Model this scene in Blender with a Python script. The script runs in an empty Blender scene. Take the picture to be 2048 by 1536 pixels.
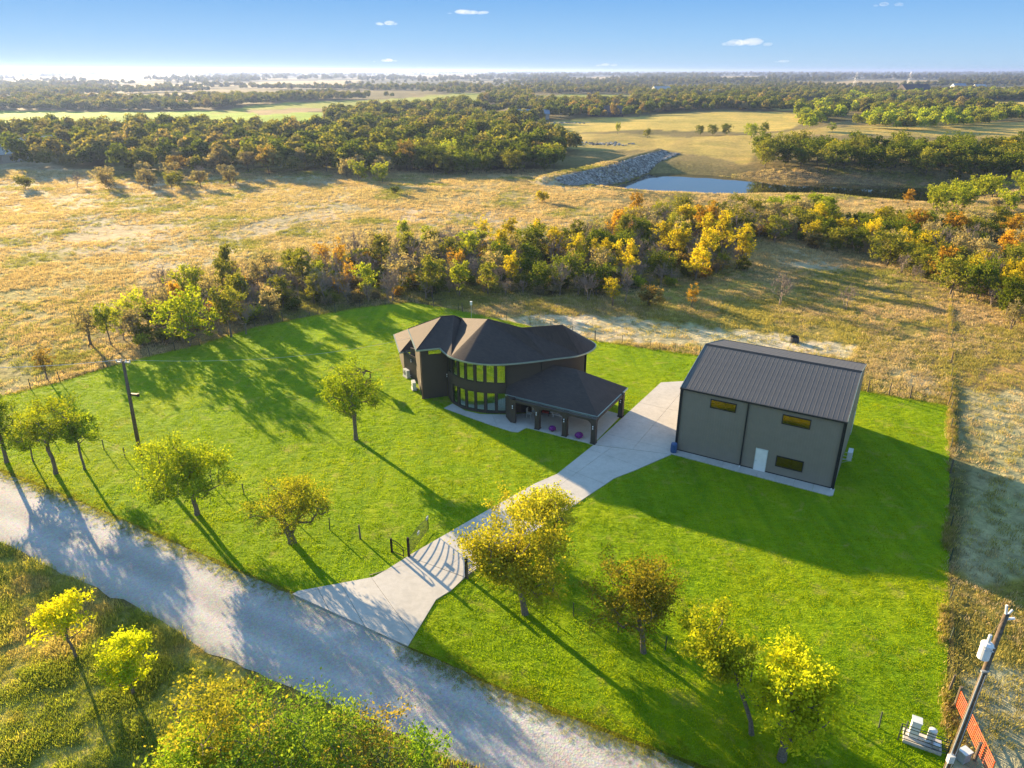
import bpy, math, random
import numpy as np
from mathutils import Vector, Matrix
from mathutils.geometry import delaunay_2d_cdt

# ------------------------------------------------------------------ camera, sky, sun, exposure
SC = bpy.context.scene
COL = SC.collection
F = 1430.0; PITCH = math.atan(626 / F); CAMH = 32.0
SUN_EL = math.radians(12.5); SUN_AZ = math.radians(41.0)      # azimuth measured from +Y towards -X
SDIR = Vector((-math.sin(SUN_AZ) * math.cos(SUN_EL), math.cos(SUN_AZ) * math.cos(SUN_EL), math.sin(SUN_EL)))

cam = bpy.data.cameras.new('camera'); cam.sensor_width = 36; cam.lens = F / 2048 * 36
cam.clip_start = 0.5; cam.clip_end = 60000
camo = bpy.data.objects.new('camera', cam); COL.objects.link(camo)
camo.location = (0, 0, CAMH); camo.rotation_euler = (math.pi / 2 - PITCH, 0, 0)
SC.camera = camo

world = bpy.data.worlds.new('World'); SC.world = world; world.use_nodes = True
wn = world.node_tree.nodes; wn.clear()
sky = wn.new('ShaderNodeTexSky'); sky.sky_type = 'NISHITA'; sky.sun_disc = False
sky.sun_elevation = SUN_EL; sky.sun_rotation = -SUN_AZ
sky.altitude = 200; sky.air_density = 1.0; sky.dust_density = 0.1; sky.ozone_density = 3.0
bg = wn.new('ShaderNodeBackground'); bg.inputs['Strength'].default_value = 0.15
wo = wn.new('ShaderNodeOutputWorld')
# cap that dims the bright low sky, lifted above the frame as added shadow fill: the sky is never brighter than this smooth elevation curve
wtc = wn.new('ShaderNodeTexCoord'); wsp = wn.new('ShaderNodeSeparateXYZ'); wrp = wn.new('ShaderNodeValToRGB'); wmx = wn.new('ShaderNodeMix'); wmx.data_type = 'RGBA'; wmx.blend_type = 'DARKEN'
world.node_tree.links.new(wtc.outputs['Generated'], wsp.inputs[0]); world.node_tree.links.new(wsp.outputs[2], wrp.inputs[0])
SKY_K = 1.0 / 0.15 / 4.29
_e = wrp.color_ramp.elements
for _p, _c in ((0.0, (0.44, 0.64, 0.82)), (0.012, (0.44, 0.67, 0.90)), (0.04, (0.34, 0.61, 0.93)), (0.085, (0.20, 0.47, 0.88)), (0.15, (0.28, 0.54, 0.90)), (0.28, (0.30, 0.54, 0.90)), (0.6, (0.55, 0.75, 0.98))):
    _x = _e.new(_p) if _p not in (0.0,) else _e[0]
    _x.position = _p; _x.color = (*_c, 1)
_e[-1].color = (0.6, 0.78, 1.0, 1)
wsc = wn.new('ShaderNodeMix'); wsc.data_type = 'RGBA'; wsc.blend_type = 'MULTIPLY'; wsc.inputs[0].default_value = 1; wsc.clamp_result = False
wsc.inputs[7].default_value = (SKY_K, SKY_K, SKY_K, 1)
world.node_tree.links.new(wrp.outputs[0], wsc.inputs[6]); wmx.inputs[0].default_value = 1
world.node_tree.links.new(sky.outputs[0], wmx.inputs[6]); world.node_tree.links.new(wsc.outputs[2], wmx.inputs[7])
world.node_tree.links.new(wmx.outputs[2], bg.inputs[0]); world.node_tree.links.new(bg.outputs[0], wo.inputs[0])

sl = bpy.data.lights.new('sun', 'SUN'); sl.energy = 5.0; sl.angle = math.radians(0.5); sl.color = (1.0, 0.74, 0.42)
so = bpy.data.objects.new('sun', sl); COL.objects.link(so)
so.rotation_euler = SDIR.to_track_quat('Z', 'Y').to_euler()
so.location = (-60, 60, 60)
SC.view_settings.view_transform = 'Standard'; SC.view_settings.look = 'None'
SC.view_settings.exposure = 2.1; SC.view_settings.gamma = 1.0; SC.view_settings.use_curve_mapping = False
SC.render.engine = 'CYCLES'
SC.cycles.use_denoising = True
SC.cycles.max_bounces = 6; SC.cycles.diffuse_bounces = 2; SC.cycles.glossy_bounces = 3
SC.cycles.transmission_bounces = 4; SC.cycles.transparent_max_bounces = 6; SC.cycles.volume_bounces = 0
SC.cycles.caustics_reflective = False; SC.cycles.caustics_refractive = False

# ------------------------------------------------------------------ numpy noise, terrain, pixel -> ground
def _hash(ix, iy, s):
    n = (ix * 374761393 + iy * 668265263 + s * 1442695041) & 0xffffffff
    n = ((n ^ (n >> 13)) * 1274126177) & 0xffffffff
    return ((n ^ (n >> 16)) & 0xffff) / 65535.0
def vnoise(x, y, s=0):
    x = np.asarray(x, float); y = np.asarray(y, float)
    ix = np.floor(x).astype(np.int64); iy = np.floor(y).astype(np.int64)
    fx = x - ix; fy = y - iy; fx = fx * fx * (3 - 2 * fx); fy = fy * fy * (3 - 2 * fy)
    a = _hash(ix, iy, s); b = _hash(ix + 1, iy, s); c = _hash(ix, iy + 1, s); d = _hash(ix + 1, iy + 1, s)
    return (a * (1 - fx) + b * fx) * (1 - fy) + (c * (1 - fx) + d * fx) * fy
def fbm(x, y, s=0, o=4):
    r = 0; a = 0.5; t = 0
    for i in range(o):
        r = r + a * vnoise(np.asarray(x) * 2 ** i, np.asarray(y) * 2 ** i, s + i * 7); t += a; a *= 0.5
    return r / t
def sstep(a, b, x):
    t = np.clip((np.asarray(x, float) - a) / (b - a), 0, 1); return t * t * (3 - 2 * t)
def g0(px, py, z=0.0):
    u = (px - 1024) / F; v = -(py - 768) / F
    dy = math.cos(PITCH) + v * math.sin(PITCH); dz = -math.sin(PITCH) + v * math.cos(PITCH)
    t = (z - CAMH) / dz
    return (u * t, dy * t)
def pr(X, Y, Z):
    Z = Z - CAMH
    d = Y * math.cos(PITCH) - Z * math.sin(PITCH); up = Y * math.sin(PITCH) + Z * math.cos(PITCH)
    return 1024 + F * X / d, 768 - F * up / d
def polydist(x, y, poly, closed=True):
    """unsigned distance to polyline and inside mask"""
    P = np.asarray(poly, float); n = len(P)
    d = np.full(x.shape, 1e9); ins = np.zeros(x.shape, bool)
    for i in range(n if closed else n - 1):
        ax, ay = P[i]; bx, by = P[(i + 1) % n]
        vx, vy = bx - ax, by - ay
        t = np.clip(((x - ax) * vx + (y - ay) * vy) / (vx * vx + vy * vy + 1e-9), 0, 1)
        d = np.minimum(d, np.hypot(x - ax - t * vx, y - ay - t * vy))
        if closed:
            c = ((ay > y) != (by > y)) & (x < (bx - ax) * (y - ay) / ((by - ay) if by != ay else 1e-9) + ax)
            ins ^= c
    return d, ins
WATER_Z = -2.6
pond_px = [(1236, 381), (1268, 368), (1306, 354), (1345, 353), (1420, 357), (1505, 363), (1560, 368), (1640, 371), (1740, 376), (1850, 382), (1935, 386),
           (1960, 392), (1900, 405), (1830, 412), (1760, 408), (1672, 398), (1600, 396), (1540, 396), (1440, 396), (1330, 392)]
POND = [g0(a, b, WATER_Z) for a, b in pond_px]
DAM = [g0(a, b, 3.0) for a, b in ((1096, 352), (1140, 342), (1200, 330), (1262, 311), (1318, 297))]
def H(x, y):
    x = np.asarray(x, float); y = np.asarray(y, float)
    r = np.hypot(x, y)
    k = sstep(105, 260, y)
    h = k * (fbm(x / 90 + 5, y / 90 + 3, 11) - 0.5) * 5.0
    h = h + sstep(90, 130, y) * (fbm(x / 22, y / 22, 31) - 0.5) * 0.9
    h = h + sstep(500, 2500, r) * (fbm(x / 900, y / 900, 21) - 0.45) * 16.0
    h = h + sstep(4000, 12000, r) * (4 + 8 * np.clip(x / (r + 1), -1, 1))
    # creek hollow behind the yard
    # pond basin and dam
    m = (y > 150) & (y < 420) & (x > -60) & (x < 330)
    if np.any(m):
        xx = x[m] if x.ndim else x; yy = y[m] if y.ndim else y
        hh = np.array(h[m] if x.ndim else h)
        d, ins = polydist(np.atleast_1d(xx), np.atleast_1d(yy), POND)
        sd = np.where(ins, -d, d)
        w = 1 - sstep(3, 26, sd)
        hh = np.atleast_1d(hh) * (1 - w) + w * (WATER_Z + np.clip(sd, -3, 14) * 0.22)
        d2, _ = polydist(np.atleast_1d(xx), np.atleast_1d(yy), DAM, False)
        hh = np.maximum(hh, 3.0 - np.maximum(0, d2 - 1.8) / 1.7)
        if x.ndim: h[m] = hh
        else: h = float(hh[0])
    return h
def G(px, py):
    u = (px - 1024) / F; v = -(py - 768) / F
    dy = math.cos(PITCH) + v * math.sin(PITCH); dz = -math.sin(PITCH) + v * math.cos(PITCH)
    if dz > -1e-3: dz = -1e-3
    t = -CAMH / dz
    for _ in range(12):
        z = float(H(u * t, dy * t)); t = 0.5 * t + 0.5 * (z - CAMH) / dz
    z = float(H(u * t, dy * t))
    return (u * t, dy * t, z)
def G2(px, py): return G(px, py)[:2]

# ------------------------------------------------------------------ object helpers
def tag(o, label=None, cat=None, group=None, kind=None):
    if label: o['label'] = label
    if cat: o['category'] = cat
    if group: o['group'] = group
    if kind: o['kind'] = kind
    return o
def empty(name, loc=(0, 0, 0), rz=0.0):
    o = bpy.data.objects.new(name, None); COL.objects.link(o); o.location = loc; o.rotation_euler = (0, 0, rz)
    o.empty_display_size = 0.3
    return o
class MB:
    def __init__(s): s.v = []; s.f = []
    def quad(s, a, b, c, d): n = len(s.v); s.v += [a, b, c, d]; s.f.append((n, n + 1, n + 2, n + 3)); return s
    def poly(s, pts): n = len(s.v); s.v += list(pts); s.f.append(tuple(range(n, n + len(pts)))); return s
    def box(s, c, size, rz=0.0, M=None):
        n = len(s.v); hx, hy, hz = size[0] / 2, size[1] / 2, size[2] / 2; cr, sr = math.cos(rz), math.sin(rz)
        for dz in (-hz, hz):
            for dx, dy in ((-hx, -hy), (hx, -hy), (hx, hy), (-hx, hy)):
                p = (c[0] + dx * cr - dy * sr, c[1] + dx * sr + dy * cr, c[2] + dz)
                s.v.append(tuple(M @ Vector(p)) if M else p)
        s.f += [tuple(n + i for i in q) for q in ((3, 2, 1, 0), (4, 5, 6, 7), (0, 1, 5, 4), (1, 2, 6, 5), (2, 3, 7, 6), (3, 0, 4, 7))]
        return s
    def hexa(s, b4, t4):
        n = len(s.v); s.v += list(b4) + list(t4)
        s.f += [tuple(n + i for i in q) for q in ((3, 2, 1, 0), (4, 5, 6, 7), (0, 1, 5, 4), (1, 2, 6, 5), (2, 3, 7, 6), (3, 0, 4, 7))]
        return s
    def prism(s, pts, z0, z1):
        n = len(s.v); k = len(pts)
        s.v += [(p[0], p[1], z0) for p in pts] + [(p[0], p[1], z1) for p in pts]
        s.f.append(tuple(n + k + i for i in range(k))); s.f.append(tuple(n + k - 1 - i for i in range(k)))
        for i in range(k): j = (i + 1) % k; s.f.append((n + i, n + j, n + k + j, n + k + i))
        return s
    def tube(s, a, b, r0, r1=None, n=6, cap=True):
        r1 = r0 if r1 is None else r1
        a = Vector(a); b = Vector(b); d = (b - a)
        if d.length < 1e-6: return s
        d.normalize(); u = d.orthogonal().normalized(); w = d.cross(u); k = len(s.v)
        for p, r in ((a, r0), (b, r1)):
            for i in range(n):
                t = 2 * math.pi * i / n; s.v.append(tuple(p + (u * math.cos(t) + w * math.sin(t)) * r))
        for i in range(n): j = (i + 1) % n; s.f.append((k + i, k + j, k + n + j, k + n + i))
        if cap: s.f.append(tuple(k + n - 1 - i for i in range(n))); s.f.append(tuple(k + n + i for i in range(n)))
        return s
    def path(s, pts, r, n=5):
        for a, b in zip(pts, pts[1:]): s.tube(a, b, r, r, n, False)
        return s
    def mesh(s, name, mat):
        me = bpy.data.meshes.new(name); me.from_pydata([tuple(p) for p in s.v], [], s.f); me.update()
        if mat: me.materials.append(mat)
        return me
    def build(s, name, mat, parent=None, loc=None, smooth=False):
        me = s.mesh(name, mat)
        if smooth: me.polygons.foreach_set('use_smooth', [True] * len(me.polygons))
        o = bpy.data.objects.new(name, me); COL.objects.link(o)
        if parent: o.parent = parent
        if loc: o.location = loc
        return o
def np_mesh(name, V, Q, mat, attrs=None, smooth=False):
    me = bpy.data.meshes.new(name); V = np.asarray(V, np.float32); Q = np.asarray(Q, np.int32); k = Q.shape[1]
    me.vertices.add(len(V)); me.vertices.foreach_set('co', V.ravel())
    me.loops.add(Q.size); me.loops.foreach_set('vertex_index', Q.ravel())
    me.polygons.add(len(Q)); me.polygons.foreach_set('loop_start', np.arange(0, Q.size, k, dtype=np.int32))
    if smooth: me.polygons.foreach_set('use_smooth', np.ones(len(Q), bool))
    me.update(calc_edges=True); me.validate()
    for nm, (typ, arr) in (attrs or {}).items():
        a = me.attributes.new(nm, typ, 'POINT')
        a.data.foreach_set('color' if 'COLOR' in typ else 'value', np.asarray(arr, np.float32).ravel())
    if mat: me.materials.append(mat)
    return me
def linked(name, me, parent=None, loc=None):
    o = bpy.data.objects.new(name, me); COL.objects.link(o)
    if parent: o.parent = parent
    if loc is not None: o.location = loc
    return o

# ------------------------------------------------------------------ materials
class NT:
    def __init__(s, name):
        s.m = bpy.data.materials.new(name); s.m.use_nodes = True; s.t = s.m.node_tree; s.n = s.t.nodes; s.n.clear()
        s.out = s.n.new('ShaderNodeOutputMaterial')
    def new(s, typ, **kw):
        x = s.n.new(typ)
        for k, v in kw.items(): setattr(x, k, v)
        return x
    def link(s, a, b): s.t.links.new(a, b)
    def noise(s, scale, detail=3, rough=0.55, vec=None, dist=0.0):
        x = s.new('ShaderNodeTexNoise'); x.inputs['Scale'].default_value = scale; x.inputs['Detail'].default_value = detail
        x.inputs['Roughness'].default_value = rough; x.inputs['Distortion'].default_value = dist
        if vec: s.link(vec, x.inputs['Vector'])
        return x.outputs['Fac']
    def ramp(s, fac, stops):
        x = s.new('ShaderNodeValToRGB'); e = x.color_ramp.elements
        while len(e) < len(stops): e.new(0.5)
        for i, (p, c) in enumerate(stops): e[i].position = p; e[i].color = (*c, 1) if len(c) == 3 else c
        s.link(fac, x.inputs[0]); return x.outputs['Color']
    def mix(s, f, a, b, mode='MIX'):
        x = s.new('ShaderNodeMix', data_type='RGBA', blend_type=mode)
        for sock, v in ((x.inputs[0], f), (x.inputs[6], a), (x.inputs[7], b)):
            if isinstance(v, (int, float)): sock.default_value = v
            elif isinstance(v, tuple): sock.default_value = (*v, 1)
            else: s.link(v, sock)
        return x.outputs[2]
    def math(s, op, a, b=None):
        x = s.new('ShaderNodeMath', operation=op)
        for i, v in enumerate((a, b)):
            if v is None: continue
            if isinstance(v, (int, float)): x.inputs[i].default_value = v
            else: s.link(v, x.inputs[i])
        return x.outputs[0]
    def bump(s, hgt, strength=0.5, dist=0.05):
        x = s.new('ShaderNodeBump'); x.inputs['Strength'].default_value = strength; x.inputs['Distance'].default_value = dist
        s.link(hgt, x.inputs['Height']); return x.outputs[0]
    def pos(s): return s.new('ShaderNodeNewGeometry').outputs['Position']
    def obj(s): return s.new('ShaderNodeTexCoord').outputs['Object']
    def pbsdf(s, col, rough=0.8, metal=0.0, normal=None, spec=0.3):
        p = s.new('ShaderNodeBsdfPrincipled')
        if isinstance(col, tuple): p.inputs['Base Color'].default_value = (*col, 1)
        else: s.link(col, p.inputs['Base Color'])
        if isinstance(rough, (int, float)): p.inputs['Roughness'].default_value = rough
        else: s.link(rough, p.inputs['Roughness'])
        p.inputs['Metallic'].default_value = metal; p.inputs['Specular IOR Level'].default_value = spec
        if normal: s.link(normal, p.inputs['Normal'])
        s.link(p.outputs[0], s.out.inputs[0]); return p
def simple(name, col, rough=0.7, metal=0.0, var=0.25, scale=6.0, bump=0.0, spec=0.3):
    t = NT(name); n = t.noise(scale, 4, 0.6, t.obj())
    lo = tuple(c * (1 - var) for c in col); hi = tuple(min(1, c * (1 + var)) for c in col)
    c = t.ramp(n, [(0.3, lo), (0.7, hi)])
    t.pbsdf(c, rough, metal, t.bump(n, bump, 0.02) if bump else None, spec); return t.m
M = {}
M['bark'] = simple('bark', (0.15, 0.125, 0.10), 0.95, 0, 0.5, 12, 0.6)
M['bare'] = simple('pale_twigs', (0.27, 0.22, 0.18), 0.9, 0, 0.3, 3)
M['trim'] = simple('dark_trim', (0.022, 0.024, 0.026), 0.5)
M['gutter'] = simple('gutter_metal', (0.30, 0.36, 0.33), 0.35, 0.4, 0.1, 2)
M['white'] = simple('white_paint', (0.78, 0.78, 0.78), 0.45, 0, 0.05, 2)
M['offwhite'] = simple('offwhite_metal', (0.62, 0.64, 0.63), 0.4, 0.1, 0.1, 5)
M['grille'] = simple('dark_grille', (0.05, 0.055, 0.06), 0.6)
M['lamp'] = simple('white_fixture', (0.8, 0.8, 0.82), 0.3)
M['black'] = simple('black_iron', (0.016, 0.014, 0.013), 0.5, 0.3)
M['rusty'] = simple('orange_tube_paint', (0.55, 0.10, 0.025), 0.6, 0.1, 0.3, 8)
M['postgreen'] = simple('green_post_paint', (0.05, 0.07, 0.05), 0.7)
M['wood'] = simple('pole_wood', (0.13, 0.095, 0.065), 0.9, 0, 0.4, 7, 0.4)
M['woodold'] = simple('weathered_post_wood', (0.15, 0.12, 0.09), 0.95, 0, 0.4, 9, 0.4)
M['wire'] = simple('wire_metal', (0.5, 0.5, 0.5), 0.4, 0.6)
M['galv'] = simple('galvanised_metal', (0.55, 0.57, 0.6), 0.35, 0.5, 0.1, 5)
M['blue'] = simple('blue_barrel_paint', (0.04, 0.10, 0.25), 0.5)
M['purple'] = simple('purple_blossom', (0.22, 0.03, 0.25), 0.8, 0, 0.5, 30, 0.6)
M['pot'] = simple('dark_pot', (0.05, 0.04, 0.035), 0.7)
M['red'] = simple('red_fabric', (0.30, 0.02, 0.02), 0.7)
M['teal'] = simple('pale_teal_paint', (0.35, 0.5, 0.44), 0.6, 0, 0.1)
M['room'] = simple('interior_plaster', (0.34, 0.32, 0.27), 0.8, 0, 0.2, 1)
M['metalroof_far'] = simple('pale_far_roof', (0.30, 0.31, 0.31), 0.4, 0.2)
M['blueroof'] = simple('blue_far_roof', (0.12, 0.19, 0.27), 0.4, 0.1)
M['darkroof'] = simple('dark_far_roof', (0.06, 0.05, 0.05), 0.8)
M['farwall'] = simple('far_wall', (0.45, 0.42, 0.38), 0.8)
M['whitewall'] = simple('cream_far_wall', (0.42, 0.40, 0.37), 0.7)
M['stone'] = simple('pale_rock', (0.23, 0.215, 0.20), 0.9, 0, 0.35, 3, 0.5)
M['carpaint'] = simple('red_kennel_roof', (0.10, 0.05, 0.04), 0.8)
M['wiregate'] = simple('brown_gate_steel', (0.06, 0.045, 0.04), 0.55, 0.3)

def mat_siding(name, col, pitch, vertical=False):
    t = NT(name); p = t.obj(); sep = t.new('ShaderNodeSeparateXYZ'); t.link(p, sep.inputs[0])
    n = t.noise(1.3, 4, 0.6, p); n2 = t.noise(18, 3, 0.6, p)
    c = t.ramp(n, [(0.3, tuple(k * 0.95 for k in col)), (0.7, tuple(k * 1.05 for k in col))])
    if vertical:
        ad = t.math('ADD', sep.outputs[0], sep.outputs[1])
        saw = t.math('FRACT', t.math('MULTIPLY', ad, 1 / pitch))
        h = t.math('GREATER_THAN', saw, 0.86)
    else:
        h = t.math('FRACT', t.math('MULTIPLY', sep.outputs[2], -1 / pitch))
    hh = t.math('ADD', h, t.math('MULTIPLY', n2, 0.25))
    t.pbsdf(c, 0.62, 0.0, t.bump(hh, 0.5, 0.02)); return t.m
M['siding'] = mat_siding('brown_lap_siding', (0.060, 0.049, 0.040), 0.14)
M['steel'] = mat_siding('grey_steel_cladding', (0.235, 0.205, 0.17), 0.23, True)
def mat_shingle():
    t = NT('asphalt_shingles'); p = t.obj()
    b = t.new('ShaderNodeTexBrick'); b.inputs['Scale'].default_value = 1.0; b.inputs['Brick Width'].default_value = 0.33
    b.inputs['Row Height'].default_value = 0.12; b.inputs['Mortar Size'].default_value = 0.008
    mp = t.new('ShaderNodeMapping'); mp.inputs['Rotation'].default_value = (0, 0, 0.5); t.link(p, mp.inputs[0]); t.link(mp.outputs[0], b.inputs['Vector'])
    b.inputs['Color1'].default_value = (0.030, 0.024, 0.024, 1); b.inputs['Color2'].default_value = (0.085, 0.062, 0.052, 1); b.inputs['Mortar'].default_value = (0.02, 0.016, 0.016, 1)
    n = t.noise(60, 3, 0.7, p); n2 = t.noise(0.7, 3, 0.6, p)
    c = t.mix(0.55, b.outputs['Color'], t.ramp(n, [(0.3, (0.025, 0.02, 0.02)), (0.7, (0.10, 0.073, 0.062))]))
    c = t.mix(0.25, c, t.ramp(n2, [(0.3, (0.03, 0.025, 0.025)), (0.7, (0.07, 0.055, 0.05))]))
    t.pbsdf(c, 0.85, 0, t.bump(n, 0.4, 0.02), 0.4); return t.m
M['shingle'] = mat_shingle()
def mat_barnroof():
    t = NT('standing_seam_roof'); n = t.noise(1.2, 4, 0.6, t.obj()); n2 = t.noise(9, 3, 0.6, t.obj())
    c = t.ramp(n, [(0.3, (0.050, 0.047, 0.047)), (0.7, (0.075, 0.068, 0.064))])
    t.pbsdf(c, t.math('MULTIPLY_ADD', n2, 0.2), 0.25, None, 0.5)
    r = t.n[-1]
    return t.m
def mat_barnroof():
    t = NT('standing_seam_roof'); n = t.noise(1.2, 4, 0.6, t.obj())
    c = t.ramp(n, [(0.3, (0.075, 0.073, 0.074)), (0.7, (0.098, 0.094, 0.094))])
    t.pbsdf(c, 0.5, 0.0, None, 0.4); return t.m
M['barnroof'] = mat_barnroof()
def mat_glass(name, tint, refl=0.45, rough=0.04, base=(0.02, 0.022, 0.012), see=0.0):
    t = NT(name); g = t.new('ShaderNodeBsdfGlossy'); g.inputs['Color'].default_value = (*tint, 1); g.inputs['Roughness'].default_value = rough
    if see > 0:
        d = t.new('ShaderNodeBsdfTransparent'); d.inputs['Color'].default_value = (see, see, see * 0.9, 1)
    else:
        d = t.new('ShaderNodeBsdfDiffuse'); d.inputs['Color'].default_value = (*base, 1)
    m = t.new('ShaderNodeMixShader'); m.inputs[0].default_value = refl
    t.link(d.outputs[0], m.inputs[1]); t.link(g.outputs[0], m.inputs[2]); t.link(m.outputs[0], t.out.inputs[0]); return t.m
M['glass'] = mat_glass('tinted_window_glass', (0.82, 1.0, 0.95), 0.28, 0.02, see=0.95)
M['barnglass'] = mat_glass('bronze_window_glass', (0.75, 0.45, 0.16), 0.35, 0.06, (0.045, 0.03, 0.006))
def mat_concrete():
    t = NT('broom_finished_concrete'); p = t.pos(); n = t.noise(0.35, 5, 0.6, p); n2 = t.noise(25, 3, 0.6, p); n3 = t.noise(2.2, 4, 0.65, p, 0.5)
    c = t.ramp(n, [(0.25, (0.40, 0.385, 0.355)), (0.75, (0.53, 0.51, 0.475))])
    c = t.mix(0.25, c, t.ramp(n3, [(0.35, (0.30, 0.29, 0.27)), (0.6, (0.52, 0.50, 0.47))]))
    t.pbsdf(c, 0.8, 0, t.bump(n2, 0.25, 0.01)); return t.m
M['concrete'] = mat_concrete()
def mat_gravel():
    t = NT('crushed_limestone_gravel'); p = t.pos()
    v = t.new('ShaderNodeTexVoronoi'); v.inputs['Scale'].default_value = 9; t.link(p, v.inputs['Vector'])
    n = t.noise(0.25, 5, 0.65, p, 0.8); n2 = t.noise(12, 5, 0.8, p)
    c = t.ramp(n, [(0.3, (0.36, 0.35, 0.34)), (0.5, (0.43, 0.42, 0.41)), (0.72, (0.52, 0.515, 0.51))])
    c = t.mix(0.35, c, t.ramp(n2, [(0.3, (0.20, 0.185, 0.17)), (0.7, (0.50, 0.48, 0.45))]))
    c = t.mix(0.25, c, v.outputs['Color'], 'SOFT_LIGHT')
    hh = t.math('ADD', n2, t.math('MULTIPLY', v.outputs['Distance'], 0.5))
    la = t.new('ShaderNodeAttribute'); la.attribute_name = 'lat'; w_ = t.math('ADD', la.outputs['Fac'], t.math('MULTIPLY', t.math('SUBTRACT', n, .5), 0.25))
    tk = t.ramp(w_, [(0.0, (.72, .74, .62)), (0.10, (.9, .9, .88)), (0.30, (1.12, 1.12, 1.12)), (0.42, (.93, .93, .92)), (0.5, (.86, .86, .85)), (0.58, (.93, .93, .92)), (0.70, (1.12, 1.12, 1.12)), (0.9, (.9, .9, .88)), (1.0, (.72, .74, .62))])
    c = t.mix(1.0, c, tk, 'MULTIPLY')
    t.pbsdf(c, 0.95, 0, t.bump(hh, 0.55, 0.05)); return t.m
M['gravel'] = mat_gravel()
def mat_lawn():
    t = NT('mown_lawn'); p = t.pos()
    n = t.noise(0.12, 4, 0.6, p, 0.5); n2 = t.noise(2.2, 5, 0.7, p, 1.0); n3 = t.noise(14, 3, 0.7, p)
    c = t.ramp(n, [(0.32, (0.13, 0.27, 0.002)), (0.5, (0.21, 0.35, 0.002)), (0.66, (0.36, 0.42, 0.004))])
    c = t.mix(0.45, c, t.ramp(n2, [(0.35, (0.10, 0.22, 0.001)), (0.7, (0.32, 0.43, 0.004))]))
    c = t.mix(0.3, c, t.ramp(n3, [(0.3, (0.05, 0.13, 0.002)), (0.75, (0.29, 0.37, 0.01))]))
    mp = t.new('ShaderNodeMapping'); mp.inputs['Rotation'].default_value = (0, 0, -0.85); mp.inputs['Scale'].default_value = (0.7, 2.4, 1); t.link(p, mp.inputs[0])
    n4 = t.noise(1.1, 5, 0.65, mp.outputs[0], 0.6)
    mp2 = t.new('ShaderNodeMapping'); mp2.inputs['Rotation'].default_value = (0, 0, 0.53); mp2.inputs['Scale'].default_value = (1.0, 0.06, 1); t.link(p, mp2.inputs[0])
    n5 = t.noise(0.9, 3, 0.6, mp2.outputs[0], 0.2)
    c = t.mix(1.0, c, t.ramp(n5, [(0.38, (0.78, 0.86, 0.92)), (0.62, (1.18, 1.10, 1.0))]), 'MULTIPLY')
    n6 = t.noise(0.5, 4, 0.7, p, 0.6); c = t.mix(t.ramp(n6, [(0.56, (0, 0, 0)), (0.72, (0.65, 0.65, 0.65))]), c, (0.40, 0.33, 0.08))
    hh = t.math('ADD', t.math('MULTIPLY', n4, 1.0), t.math('MULTIPLY', n3, 0.35))
    t.pbsdf(c, 0.95, 0, t.bump(hh, 1.0, 0.26), 0.1); return t.m
M['lawn'] = mat_lawn()
def mat_ground():
    t = NT('pasture_ground'); p = t.pos(); a = t.new('ShaderNodeAttribute'); a.attribute_name = 'zone'
    n = t.noise(0.9, 5, 0.7, p, 0.6); n2 = t.noise(0.07, 5, 0.65, p, 0.8); n3 = t.noise(0.012, 5, 0.65, p, 0.5)
    c = t.mix(1.0, a.outputs['Color'], t.ramp(n, [(0.3, (0.55, 0.55, 0.55)), (0.7, (1.35, 1.3, 1.2))]), 'MULTIPLY')
    c = t.mix(1.0, c, t.ramp(n2, [(0.3, (0.70, 0.80, 0.65)), (0.55, (1, 1, 1)), (0.75, (1.25, 1.15, 1.1))]), 'MULTIPLY')
    c = t.mix(1.0, c, t.ramp(n3, [(0.3, (0.75, 0.82, 0.75)), (0.7, (1.15, 1.1, 1.0))]), 'MULTIPLY')
    t.pbsdf(c, 0.95, 0, t.bump(t.math('ADD', n, t.math('MULTIPLY', n2, 2.0)), 0.9, 0.35), 0.1); return t.m
M['ground'] = mat_ground()
def mat_water():
    t = NT('pond_water'); n = t.noise(1.5, 3, 0.6, t.pos())
    b = t.bump(n, 0.05, 0.05)
    pb = t.pbsdf((0.012, 0.018, 0.008), 0.03, 0, b, 0.5); pb.inputs['IOR'].default_value = 1.5; return t.m
M['water'] = mat_water()
def mat_leaf(name, inst):
    t = NT(name)
    if inst:
        a = t.new('ShaderNodeAttribute'); a.attribute_type = 'INSTANCER'; a.attribute_name = 'col'; base = a.outputs['Color']
    else:
        base = t.new('ShaderNodeObjectInfo').outputs['Color']
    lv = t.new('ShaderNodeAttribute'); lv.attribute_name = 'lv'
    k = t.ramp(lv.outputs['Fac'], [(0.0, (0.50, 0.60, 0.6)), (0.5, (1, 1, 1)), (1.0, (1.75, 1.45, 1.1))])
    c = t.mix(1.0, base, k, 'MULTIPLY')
    d = t.new('ShaderNodeBsdfDiffuse'); tr = t.new('ShaderNodeBsdfTranslucent'); t.link(c, d.inputs[0])
    c2 = t.mix(1.0, c, (1.2, 1.17, 0.5), 'MULTIPLY'); t.link(c2, tr.inputs[0])
    m = t.new('ShaderNodeMixShader'); m.inputs[0].default_value = 0.45
    t.link(d.outputs[0], m.inputs[1]); t.link(tr.outputs[0], m.inputs[2]); t.link(m.outputs[0], t.out.inputs[0]); return t.m
M['leaf'] = mat_leaf('leaves', False); M['leafi'] = mat_leaf('instanced_leaves', True)

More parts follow.
